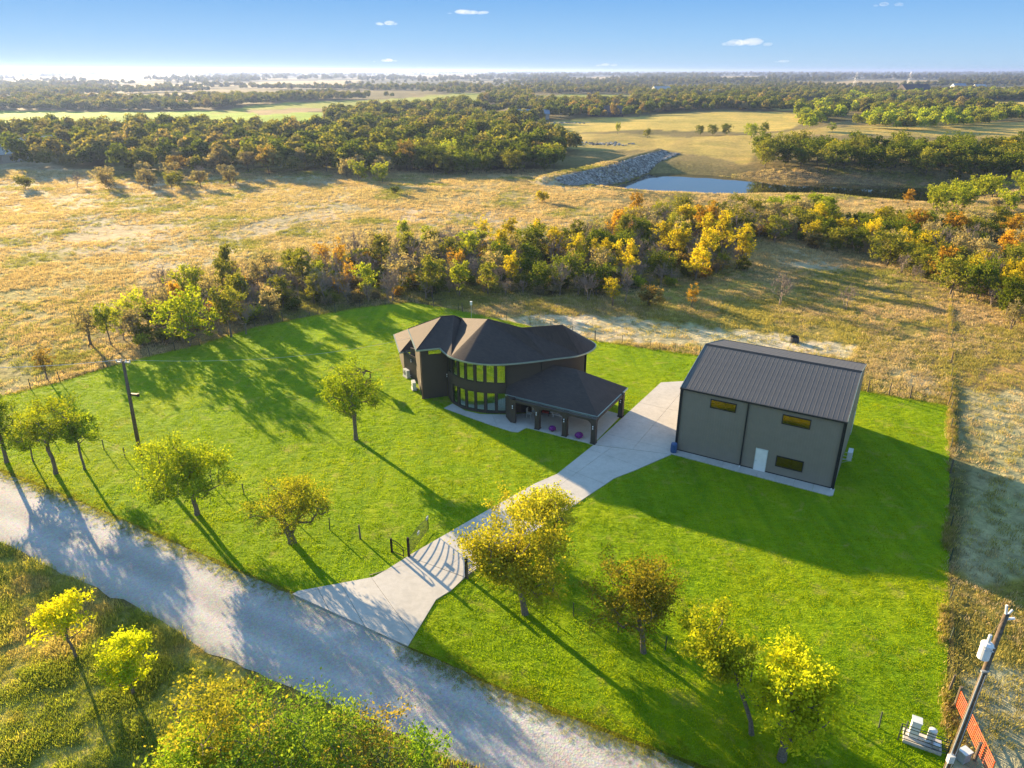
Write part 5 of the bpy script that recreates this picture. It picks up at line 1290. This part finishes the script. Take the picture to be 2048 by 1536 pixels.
farcols = np.array([COLS['olive'], COLS['green'], COLS['olive'], COLS['green'], (.20, .19, .06), COLS['olive'], COLS['green'], (.26, .22, .10)]) * .95
# the trees of the named regions that are smaller than the first three hundred
def join_mesh(name, a, b):
    import bmesh as _b
    bm = _b.new(); bm.from_mesh(a); n0 = len(bm.faces); bm.from_mesh(b); bm.faces.ensure_lookup_table()
    for i in range(n0, len(bm.faces)): bm.faces[i].material_index = 1
    me = bpy.data.meshes.new(name); bm.to_mesh(me); bm.free(); me.materials.append(a.materials[0]); me.materials.append(b.materials[0]); return me
IM = {}
for key_, kw_ in (('round', dict(h=7.2, rad=3.6, bh=.35, N=45, leaves=1500, ls=.42, tr=.16)), ('oval', dict(h=8.4, rad=2.6, bh=.6, N=45, leaves=1300, ls=.4, tr=.15)), ('thin', dict(h=7.2, rad=2.5, bh=.8, N=45, leaves=800, ls=.32, tr=.11, stems=2)), ('bush', dict(h=3.0, rad=2.3, bh=.15, N=35, leaves=1100, ls=.32, tr=.07, stems=4)), ('bare', dict(h=6.2, rad=2.5, bh=1.0, N=60, leaves=0, ls=.4, tr=.1, bare=True, stems=3))):
    IM[key_] = [join_mesh('thicket_model', *gen_tree(key_, 800 + len(IM) * 10 + i, inst=True, **kw_)) for i in range(3)]
# undergrowth between the trees of the thickets nearest the lawn
uc = 0
for ri in (0, 1, 2, 3, 4, 5, 6):
    rng = np.random.RandomState(1200 + ri); P = np.array(W(REG[ri][0])); cx_, cy_ = P.mean(0); P = (P - (cx_, cy_)) * 1.03 + (cx_, cy_); ar = abs(area([tuple(p) for p in P]))
    xs, ys_ = sample_poly(P, int(ar / 5.0), rng); _, ins = polydist(xs, ys_, P); _, inl_ = polydist(xs, ys_, np.array(LAWN)); m_ = ins & ~inl_; xs, ys_ = xs[m_], ys_[m_]
    nm = np.array([COLS[c_] for c_ in ('grey-brown', 'olive', 'olive', 'yellow-green', 'rusty', 'green', 'orange')]); col_ = nm[rng.randint(0, 7, len(xs))] * rng.uniform(.7, 1.15, len(xs))[:, None]
    k_ = rng.uniform(size=len(xs)) < .45
    for sel, ky in ((k_, 'bush'), (~k_, 'bare')):
        scatter('undergrowth', np.c_[xs[sel], ys_[sel], H(xs[sel].copy(), ys_[sel].copy())], rng.uniform(0, 6.28, sel.sum()), rng.uniform(.45, .95, sel.sum()) * (1 if ky == 'bush' else .7), col_[sel], IM[ky], 'brushy undergrowth filling the thicket between the trees')
if rest:
    for ky in IM:
        R_ = [t for t in rest if t[3] == ky]
        if R_: scatter('distant_thicket', [(t[0], t[1], float(H(t[0], t[1])) - .1) for t in R_], rs.uniform(0, 6.28, len(R_)), [t[4] for t in R_], [np.array(COLS.get(t[2], (0.2, .16, .11))) * rs.uniform(.75, 1.2) for t in R_], IM[ky], 'smaller far trees filling the woods beyond the pastures')
if False:
    pts = [(t[0], t[1], float(H(t[0], t[1])) - .1) for t in rest]
    scatter('distant_thicket', pts, rs.uniform(0, 6.28, len(rest)), [t[4] for t in rest], [np.array(COLS.get(t[2], (0.2, .16, .11))) * rs.uniform(.75, 1.2) for t in rest], FM, 'smaller far trees filling the woods beyond the pastures')
OPENPX = [[(-400, 268), (-400, 224), (120, 222), (460, 222), (650, 224), (660, 254), (420, 268), (250, 270)],
 [(400, 236), (480, 212), (700, 200), (860, 190), (995, 186), (960, 212), (760, 222), (600, 228)], [(1060, 208), (1065, 189), (1260, 188), (1270, 208)],
 [(60, 200), (200, 190), (430, 186), (470, 194), (300, 204)], [(130, 176), (300, 168), (420, 170), (300, 180)], [(440, 170), (520, 163), (720, 160), (700, 170), (560, 178)],
 [(690, 156), (800, 151), (980, 150), (960, 158)], [(1090, 160), (1200, 153), (1280, 155), (1200, 165)], [(1390, 158), (1480, 152), (1560, 156), (1500, 163)], [(1560, 170), (1700, 161), (1900, 160), (1860, 172), (1650, 176)],
 [(0, 160), (200, 152), (420, 152), (400, 159), (200, 166)]]
OPEN = [W(z[0]) for z in ZONES[4:9]] + [W(z) for z in OPENPX]
def far_woods():
    P = []; Cc = []; S = []
    y = 372.0
    while y > 146.3:
        v = -(y - 768) / F; dy = math.cos(PITCH) + v * math.sin(PITCH); dz = -math.sin(PITCH) + v * math.cos(PITCH); D = dy * CAMH / -dz
        k = 1.0 if D < 1200 else min(2.2, (D / 1200) ** .75)       # bigger clumps far away
        stepx = 6.6 * k; n = int((2300 / F) * D * 1.06 / stepx)
        u = rs.uniform(-1.17, 1.13, n) * 1024 / F
        yy = D + rs.uniform(-.5, .5, n) * D * .02; xx = u * yy
        P.append(np.c_[xx, yy]); S.append(np.full(n, k) * rs.uniform(.65, 1.25, n))
        ddy = max(7.0 * k * CAMH * F / (D * D) * .95, .55 if D > 1500 else .4); y -= ddy
    P = np.concatenate(P); S = np.concatenate(S); x, yv = P[:, 0], P[:, 1]
    dist = np.hypot(x, yv)
    m = np.ones(len(P), bool)
    # woods mask: clumpy noise stretched across the view
    w = fbm(x / 110, yv / 75, 401); w2 = fbm(x / 420, yv / 300, 421)
    dens = np.where(yv < 520, .40, np.where(yv < 900, .41, .45))
    m &= (w * .55 + w2 * .45) > dens + np.where(yv < 470, .0, 0) + .05 * np.clip(-x / yv, 0, 1) + np.where((yv > 1500) & (x < 0), .07, 0)
    for i, Z in enumerate(OPEN):
        d, ins = polydist(x, yv, Z); m &= ~(ins & (d > 1.0))
    # keep out of pastures, pond, dam
    for px in ([(-900, 345), (60, 338), (300, 352), (640, 350), (790, 346), (900, 350), (1095, 340), (1130, 315), (1180, 300), (1010, 268), (1100, 240), (1340, 226), (1620, 224), (1700, 214), (1730, 236), (2400, 222), (2400, 900), (-900, 900)],):
        d, ins = polydist(x, yv, W(px)); m &= ~ins
    x, yv, S, dist = x[m], yv[m], S[m], dist[m]
    z = H(x.copy(), yv.copy()) - .15
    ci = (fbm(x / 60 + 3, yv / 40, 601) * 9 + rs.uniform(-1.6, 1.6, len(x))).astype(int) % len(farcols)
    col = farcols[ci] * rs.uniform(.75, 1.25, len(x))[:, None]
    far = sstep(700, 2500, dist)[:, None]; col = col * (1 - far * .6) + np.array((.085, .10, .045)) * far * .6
    print('far trees', len(x))
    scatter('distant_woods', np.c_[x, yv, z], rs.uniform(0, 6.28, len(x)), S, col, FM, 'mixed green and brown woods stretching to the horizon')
far_woods()
# hedges and tree belts on the right, farms
def belt(name, px, spc, cols, sc, label, dens=1.0):
    P = W(px); ar = abs(area([tuple(p) for p in P])); rng = np.random.RandomState(len(px) * 31 + int(px[0][0])); xs, ys_ = sample_poly(P, int(ar / spc ** 2 * 2.2 * dens) + 20, rng)
    _, ins = polydist(xs, ys_, np.array(P)); xs, ys_ = xs[ins], ys_[ins]
    keep = int(min(len(xs), ar / spc ** 2 * 1.1)); xs, ys_ = xs[:keep], ys_[:keep]
    col = np.array([COLS[cols[i]] for i in rng.randint(0, len(cols), len(xs))]) * rng.uniform(.8, 1.25, len(xs))[:, None]
    if len(xs) == 0: return
    scatter(name, np.c_[xs, ys_, H(xs.copy(), ys_.copy()) - .1], rng.uniform(0, 6.28, len(xs)), rng.uniform(sc[0], sc[1], len(xs)), col, FM, label)
belt('tree_belt', [(1630, 262), (1640, 250), (1700, 236), (1752, 214), (1760, 198), (1700, 196), (1640, 214), (1590, 232), (1600, 262)], 7, ['yellow-green', 'green', 'bright green', 'olive'], (.9, 1.4), 'belt of sunlit green trees climbing the field on the right')
belt('tree_belt', [(1700, 255), (1760, 232), (1860, 225), (1960, 232), (2000, 250), (1900, 262), (1780, 262)], 8, ['yellow-green', 'olive', 'bright green'], (.7, 1.1), 'loose belt of yellow-green trees across the right field')
belt('hedgerow', [(1750, 208), (1760, 196), (1900, 188), (2200, 184), (2200, 196), (1900, 204)], 7, ['yellow-green', 'olive', 'bright green'], (.8, 1.1), 'long hedgerow below the far houses on the right')
belt('hedgerow', [(1970, 244), (1980, 232), (2200, 228), (2200, 240)], 8, ['yellow-green', 'olive'], (.9, 1.2), 'short hedgerow at the right edge of the field')
belt('treeline', [(1060, 240), (1100, 226), (1340, 214), (1600, 212), (1610, 222), (1340, 224), (1200, 238)], 8, ['green', 'olive', 'green', 'rusty'], (.9, 1.2), 'dark treeline along the back of the golden field')
belt('treeline', [(880, 275), (900, 262), (980, 258), (990, 268)], 8, ['green', 'olive'], (.9, 1.1), 'trees in front of the white farm sheds')

# grass tufts
def tuft_mesh(name, blades, h, w, spread, seed, mat, lean=.5):
    r = np.random.RandomState(seed); b = r.normal(size=(blades, 2)) * spread; th_ = r.uniform(0, 6.28, blades); hh = h * r.uniform(.55, 1.15, blades)
    ln = np.stack([np.cos(th_), np.sin(th_)], 1) * (hh * lean * r.uniform(.2, 1, blades))[:, None]; sd = np.stack([-np.sin(th_), np.cos(th_)], 1) * w * .5
    z0 = np.zeros(blades) - .02
    V = np.stack([np.c_[b - sd, z0], np.c_[b + sd, z0], np.c_[b + ln * .4 + sd * .8, hh * .6], np.c_[b + ln, hh]], 1)
    lv = np.repeat(np.clip(.5 + r.normal(size=blades) * .2, 0, 1), 4)
    return np_mesh(name, V.reshape(-1, 3), np.arange(blades * 4).reshape(-1, 4), mat, {'lv': ('FLOAT', lv)})
LT = [tuft_mesh('lawn_tuft', 10, .07, .03, .12, 70 + i, M['leafi'], .8) for i in range(4)]
RT = [tuft_mesh('rough_tuft', 24, .22, .028, .2, 80 + i, M['leafi'], .7) for i in range(4)]
TT = [tuft_mesh('tall_tuft', 26, .7, .035, .2, 90 + i, M['leafi'], .5) for i in range(3)]
A = np.array(LAWN); n = 150000
# density falls with distance
u = rs.uniform(0, 1, n); yv = 24 + (100 - 24) * u ** 1.5; xx = rs.uniform(-60, 62, n)
_, ins = polydist(xx, yv, A); xx, yv = xx[ins], yv[ins]
def outside(xx, yv, poly, m=0.0):
    d, i_ = polydist(xx, yv, np.array(poly)); return ~(i_ | (d < m))
hp = [(-9.6, 69), (-6.8, 69.8), (-4.8, 66.3), (-.3, 65.3), (-.2, 63.2), (7.6, 58.8), (11.3, 64.8), (8, 70), (6.5, 74), (-3, 76), (-11, 76), (-13.8, 81), (-12.2, 75.5)]
bp_ = [BA, BB, tuple(Vector(BB) + bn * BD), tuple(Vector(BA) + bn * BD)]
k = np.ones(len(xx), bool)
for pg, mg in ((apron, .06), (mid, .06), (pad, .06), (walk, .06), (wp, .06), (hp, .05), (bp_, .05), (port, .05)): k &= outside(xx, yv, pg, mg)
xx, yv = xx[k], yv[k]
c = np.array((.26, .39, .005))[None] * (rs.uniform(.88, 1.12, len(xx)) * (.75 + .5 * fbm(xx / 5, yv / 5, 7)))[:, None]
warm = (fbm(xx / 9, yv / 9, 71) > .55)[:, None]; c = np.where(warm, c * np.array((1.2, 1.05, .9)), c)
print('lawn tufts', len(xx))
scatter('lawn_grass', np.c_[xx, yv, np.full(len(xx), .05)], rs.uniform(0, 6.28, len(xx)), rs.uniform(.7, 1.4, len(xx)), c, LT, 'short bright green mown grass of the lawn')
# rough grass left of / below the road
n = 60000; xx = rs.uniform(-48, 10, n); yv = rs.uniform(16, 50, n)
VER = [g0(a, b) for a, b in [(-700, 880), (-300, 990), (0, 1088), (160, 1166), (330, 1249), (420, 1310), (560, 1376), (800, 1476), (960, 1546), (1100, 1720), (1500, 2150), (-900, 2150)]]
d, ins = polydist(xx, yv, np.array(VER)); kk = ins; xx, yv, d = xx[kk], yv[kk], d[kk]
f_ = fbm(xx / 3.0, yv / 3.0, 9); cc = np.where((f_ > .60)[:, None], np.array((.50, .43, .20)), np.where((f_ > .45)[:, None], np.array((.42, .42, .11)), np.array((.28, .34, .06)))) * rs.uniform(.7, 1.3, len(xx))[:, None]
scatter('roadside_grass', np.c_[xx, yv, np.zeros(len(xx))], rs.uniform(0, 6.28, len(xx)), rs.uniform(.5, 1.0, len(xx)) * (.5 + 1.2 * np.clip(fbm(xx / 1.3, yv / 1.3, 33) - .3, 0, .6) / .4), cc, RT, 'rough green and straw grass on the verge below the gravel road')
# lawn edge fringe by the road, and by the right fence
edge = []
for pxl, cnt_ in ((((595, 1190), (460, 1134), (300, 1064), (150, 999), (40, 954), (-160, 880)), 5200), (((815, 1296), (1000, 1377), (1250, 1475), (1400, 1532), (1600, 1620)), 4200), (((0, 795), (240, 728), (400, 690), (510, 655), (720, 616), (820, 606), (960, 632), (1190, 683), (1400, 712), (1735, 785), (1896, 812)), 5500)):
    q = [g0(*p) for p in pxl]; L = [math.dist(a, b) for a, b in zip(q, q[1:])]; tot = sum(L)
    s = rs.uniform(0, tot, cnt_); cum = np.r_[0, np.cumsum(L)]; i_ = np.clip(np.searchsorted(cum, s) - 1, 0, len(L) - 1); t_ = (s - cum[i_]) / np.array(L)[i_]
    q = np.array(q); p = q[i_] * (1 - t_[:, None]) + q[i_ + 1] * t_[:, None]; edge.append(p + rs.normal(size=p.shape) * (.55 if pxl[0][0] in (595, 815) else .3))
e = np.concatenate(edge); cc = np.array((.34, .36, .05))[None] * rs.uniform(.6, 1.3, len(e))[:, None]
scatter('edge_grass', np.c_[e, H(e[:, 0].copy(), e[:, 1].copy()) + .0], rs.uniform(0, 6.28, len(e)), rs.uniform(.2, .55, len(e)), cc, RT, 'ragged grass fringe along the lawn edges')
q0_, q1_ = np.array(G2(1903, 600)), np.array(g0(1894, 1640)); n = 5200; t_ = rs.uniform(0, 1, n)[:, None]; p = q0_ * (1 - t_) + q1_ * t_ + rs.normal(size=(n, 2)) * np.array((.15, .1)); 
kp = fbm(t_[:, 0] * 26, t_[:, 0] * 3, 5) + rs.uniform(-.1, .1, n) > .52; t_ = t_[kp]; p = p[kp] + np.c_[(fbm(t_[:, 0] * 18, t_[:, 0], 8) - .5) * .8, np.zeros(len(t_))]; n = len(p)
cc = np.where(rs.uniform(size=(n, 1)) < .6, np.array((.42, .34, .18)), np.array((.26, .28, .05))) * rs.uniform(.6, 1.2, n)[:, None]
scatter('fenceline_grass', np.c_[p, H(p[:, 0].copy(), p[:, 1].copy())], rs.uniform(0, 6.28, n), rs.uniform(.2, .62, n), cc, TT, 'tall dry brown grass along the right fence')
# pastures beyond the fences
n = 260000; v_ = rs.uniform(0, 1, n); yv = 26 + (260 - 26) * v_ ** 1.3; xx = rs.uniform(-1.0, 1.0, n) * (yv * .82 + 14)
_, inl = polydist(xx, yv, A); dp, inp = polydist(xx, yv, np.array(POND)); dr_, inr = polydist(xx, yv, np.array(ROAD)); dv_, inv_ = polydist(xx, yv, np.array(VER))
f_ = fbm(xx / 6, yv / 6, 15); f2 = fbm(xx / 25, yv / 25, 16)
k = ~inl & ~inp & ~inr & ~inv_ & (dr_ > .6) & (rs.uniform(size=len(xx)) < np.clip((f_ * .7 + f2 * .3 - .30) * 3.2, .12, 1)) & ~((xx > 24) & (xx > (yv - 29.3) * .5636 + 24.6) & (yv < 78) & (rs.uniform(size=len(xx)) < .6)); 
for zi in (12, 13, 19): # bare soil patches stay thin
    d, i_ = polydist(xx, yv, np.array(W(ZONES[zi][0]))); k &= ~(i_ & (rs.uniform(size=len(xx)) < .8))
for zi in (22, 24):
    d, i_ = polydist(xx, yv, np.array(W(ZONES[zi][0]))); k &= ~(i_ & (rs.uniform(size=len(xx)) < .55))
xx, yv, f_, f2 = xx[k], yv[k], f_[k], f2[k]
right = (xx > yv * .02)
pal = np.array(((.47, .39, .28), (.36, .33, .12), (.28, .29, .10), (.49, .39, .29)))
ix = np.where(fbm(xx / 11, yv / 11, 44) + rs.uniform(-.12, .12, len(xx)) > np.where(right & (yv < 105), .44, .61), np.where(right & (yv < 110), 1, 2), np.where(f2 > .5, 0, 3))
cc = pal[ix] * rs.uniform(.7, 1.3, len(xx))[:, None]
print('pasture tufts', len(xx))
scatter('pasture_grass', np.c_[xx, yv, H(xx.copy(), yv.copy())], rs.uniform(0, 6.28, len(xx)), rs.uniform(.5, 1.2, len(xx)) * (1 + yv / 220), cc, RT, 'dry tan pasture grass with green weeds')

# riprap on the pond side of the dam
def rock_mesh(seed):
    r = np.random.RandomState(seed); import bmesh
    bm = bmesh.new(); bmesh.ops.create_icosphere(bm, subdivisions=1, radius=.5)
    for v in bm.verts: v.co *= r.uniform(.7, 1.2); v.co.z *= .7
    me = bpy.data.meshes.new('rock'); bm.to_mesh(me); bm.free(); me.materials.append(M['riprap']); return me
_t = NT('riprap_stone'); _oi = _t.new('ShaderNodeObjectInfo'); _c = _t.ramp(_oi.outputs['Random'], [(0.0, (0.09, 0.085, 0.08)), (0.5, (0.20, 0.19, 0.175)), (1.0, (0.42, 0.40, 0.37))]); _t.pbsdf(_c, 0.9); M['riprap'] = _t.m
RK = [rock_mesh(i) for i in range(4)]
D = np.array(DAM); pts = []
for _ in range(9000):
    i = rs.randint(0, len(D) - 1); t_ = rs.uniform(0, .95 if i == len(D) - 2 else 1); p = D[i] * (1 - t_) + D[i + 1] * t_; d = D[i + 1] - D[i]; d = d / np.hypot(*d); nrm = np.array((d[1], -d[0])); o_ = rs.uniform(2.6, 9.5); pts.append(p + nrm * o_)
pts = np.array(pts); 
scatter('dam_rocks', np.c_[pts, H(pts[:, 0].copy(), pts[:, 1].copy())], rs.uniform(0, 6.28, len(pts)), rs.uniform(.4, 1.7, len(pts)), np.ones((len(pts), 3)) * .4, RK, 'grey riprap rocks covering the pond side of the dam')
for bx__, cnt_, lab in (((1205, 288), 60, 'pile of white rocks in the field below the dam road'), ((1130, 246), 60, 'scattered junk and rocks beside the farm track')):
    c0_ = np.array(G2(*bx__)); p = c0_ + rs.normal(size=(cnt_, 2)) * np.array((7, 4)); scatter('rock_pile', np.c_[p, H(p[:, 0].copy(), p[:, 1].copy())], rs.uniform(0, 6, cnt_), rs.uniform(.8, 2.4, cnt_), np.ones((cnt_, 3)), RK, lab)

# ------------------------------------------------------------------ far buildings
def far_house(px, py, wd, dp, hw, hr, rz, roof, wallm, label, cat='house', name='far_house', nwin=3):
    x, y, z = G(px, py); t = empty(name, (x, y, z - .2), rz); tag(t, label, cat)
    MB().box((0, 0, hw / 2), (wd, dp, hw)).build('walls', wallm, t)
    mb = MB(); o_ = .5
    a, b, c_, d_ = (-wd / 2 - o_, -dp / 2 - o_, hw), (wd / 2 + o_, -dp / 2 - o_, hw), (wd / 2 + o_, dp / 2 + o_, hw), (-wd / 2 - o_, dp / 2 + o_, hw); r1, r2_ = (-wd / 2 - o_, 0, hw + hr), (wd / 2 + o_, 0, hw + hr)
    mb.poly([a, b, r2_, r1]); mb.poly([c_, d_, r1, r2_]); mb.poly([b, c_, r2_]); mb.poly([d_, a, r1]); mb.poly([a, d_, c_, b]); mb.build('roof', roof, t)
    for k in range(nwin):
        MB().box((-wd / 2 + wd * (k + .5) / nwin, -dp / 2 - .03, hw * .55), (wd / nwin * .35, .06, hw * .4)).build('window', M['grille'], t)
    MB().box((wd * .12, -dp / 2 - .04, 1.0), (1.0, .08, 2.0)).build('door', M['trim'], t)
far_house(50, 318, 26, 14, 3.2, 5, 1.15, M['metalroof_far'], M['farwall'], 'pale-roofed house half hidden by trees at the far left')
far_house(1062, 238, 26, 12, 4, 3, .05, M['blueroof'], M['metalroof_far'], 'long blue-roofed farm shed among the trees', 'shed', 'farm_shed')
far_house(958, 250, 20, 5, 3.4, .6, 0, M['metalroof_far'], M['whitewall'], 'long white trailer parked by the farm sheds', 'trailer', 'trailer')
far_house(925, 251, 9, 4, 3, .6, .3, M['metalroof_far'], M['whitewall'], 'short white trailer left of the long one', 'trailer', 'trailer', 2)
far_house(1210, 233, 26, 16, 3.5, 5, .1, M['darkroof'], M['darkroof'], 'dark-roofed barn at the edge of the golden field', 'barn', 'far_barn')
far_house(1322, 190, 26, 18, 5, 7, .4, M['metalroof_far'], M['whitewall'], 'white gabled house deep in the far woods')
far_house(1428, 193, 26, 14, 5, 4, 0, M['metalroof_far'], M['whitewall'], 'low white building in the woods right of the gabled house', 'building', 'far_building')
far_house(1826, 190, 40, 26, 5, 9, .2, M['darkroof'], M['darkroof'], 'large dark-roofed barn by the tree belt on the right', 'barn', 'far_barn')
far_house(1916, 178, 26, 16, 5, 6, .1, M['blueroof'], M['whitewall'], 'blue-roofed white house in the far right field')
far_house(1958, 177, 24, 12, 4.5, 4, .1, M['metalroof_far'], M['farwall'], 'grey-roofed outbuilding right of the blue-roofed house', 'building', 'far_building')
far_house(1765, 190, 20, 12, 4, 3, .6, M['metalroof_far'], M['whitewall'], 'small white shed left of the large dark barn', 'shed', 'farm_shed', 2)
def pylon(px, py, h, lab):
    x, y, z = G(px, py); t = empty('transmission_tower', (x, y, z)); tag(t, lab, 'pylon', 'transmission towers on the horizon'); mb = MB()
    for sx in (-1, 1):
        for sy in (-1, 1): mb.tube((sx * 4, sy * 4, 0), (sx * .8, sy * .8, h), .18, .1, 4)
    for k in range(6):
        z0 = h * k / 6; w = 4 - 3.2 * k / 6
        for a, b in (((-w, -w), (w, -w)), ((w, -w), (w, w)), ((w, w), (-w, w)), ((-w, w), (-w, -w))): mb.tube((*a, z0), (*b, z0 + h / 6), .07, n=3)
    mb.build('lattice', M['galv'], t)
    for z0 in (.75, .9): MB().box((0, 0, h * z0), (11, .25, .25)).build('crossarm', M['galv'], t)
pylon(1709, 178, 32, 'grey lattice pylon in the far woods, left of the other'); pylon(1817, 172, 32, 'grey lattice pylon in the far woods above the dark barn')

# ------------------------------------------------------------------ clouds
def mat_cloud():
    t = NT('cloud_vapour'); p = t.new('ShaderNodeVolumePrincipled'); p.inputs['Color'].default_value = (1, 1, 1, 1); p.inputs['Density'].default_value = .0015; p.inputs['Anisotropy'].default_value = .4
    t.link(p.outputs[0], t.out.inputs['Volume']); return t.m
M['cloud'] = mat_cloud()
import bmesh
def cloud(px, py, wpx, hpx, label, seed):
    D_ = 9000.0; u = (px - 1024) / F; v = -(py - 768) / F; dy = math.cos(PITCH) + v * math.sin(PITCH); dz = -math.sin(PITCH) + v * math.cos(PITCH)
    t_ = D_ / dy; c = Vector((u * t_, D_, CAMH + dz * t_)); wx = wpx / F * t_ * .85; hz = hpx / F * t_ * .8; r = random.Random(seed); bm = bmesh.new()
    for k in range(7):
        f_ = r.uniform(-1, 1); s = (1 - .6 * abs(f_)) * r.uniform(.5, 1)
        m = Matrix.Translation((f_ * wx * .75, r.uniform(-.3, .3) * wx, (s - .6) * hz * r.uniform(.2, .9))) @ Matrix.Diagonal((wx * .42 * s, wx * .35 * s, hz * .55 * s, 1))
        bmesh.ops.create_icosphere(bm, subdivisions=3, radius=1, matrix=m)
    for vv in bm.verts: vv.co += Vector((r.uniform(-1, 1) * wx * .02, 0, r.uniform(-1, 1) * hz * .06))
    me = bpy.data.meshes.new('cloud'); bm.to_mesh(me); bm.free(); me.materials.append(M['cloud'])
    for pl in me.polygons: pl.use_smooth = True
    o = linked('cloud', me, None, c); tag(o, label, 'cloud', 'small white clouds')
cloud(1508, 85, 82, 22, 'largest flat white cloud, over the pond side of the sky', 1); cloud(935, 25, 60, 12, 'thin white cloud near the top, above the middle', 2); cloud(772, 47, 40, 12, 'small white cloud below and left of the thin top cloud', 3)
cloud(1782, 8, 46, 14, 'small white cloud at the top edge on the right', 4); cloud(770, 121, 34, 9, 'faint cloud low over the left horizon', 5); cloud(1216, 130, 34, 8, 'faint cloud low over the middle horizon', 6); cloud(1566, 123, 30, 6, 'faintest cloud low over the right horizon', 7)

# ------------------------------------------------------------------ haze
def haze():
    t = NT('pale_haze'); p = t.new('ShaderNodeVolumePrincipled'); p.inputs['Color'].default_value = (.33, .46, .86, 1); p.inputs['Density'].default_value = HAZE; p.inputs['Anisotropy'].default_value = .4
    t.link(p.outputs[0], t.out.inputs['Volume'])
    o = MB().box((0, 6800, 14), (28000, 14400, 72)).build('haze', t.m); tag(o, 'pale air haze over the whole plain', None, None, 'stuff')
HAZE = 0.00012
haze()
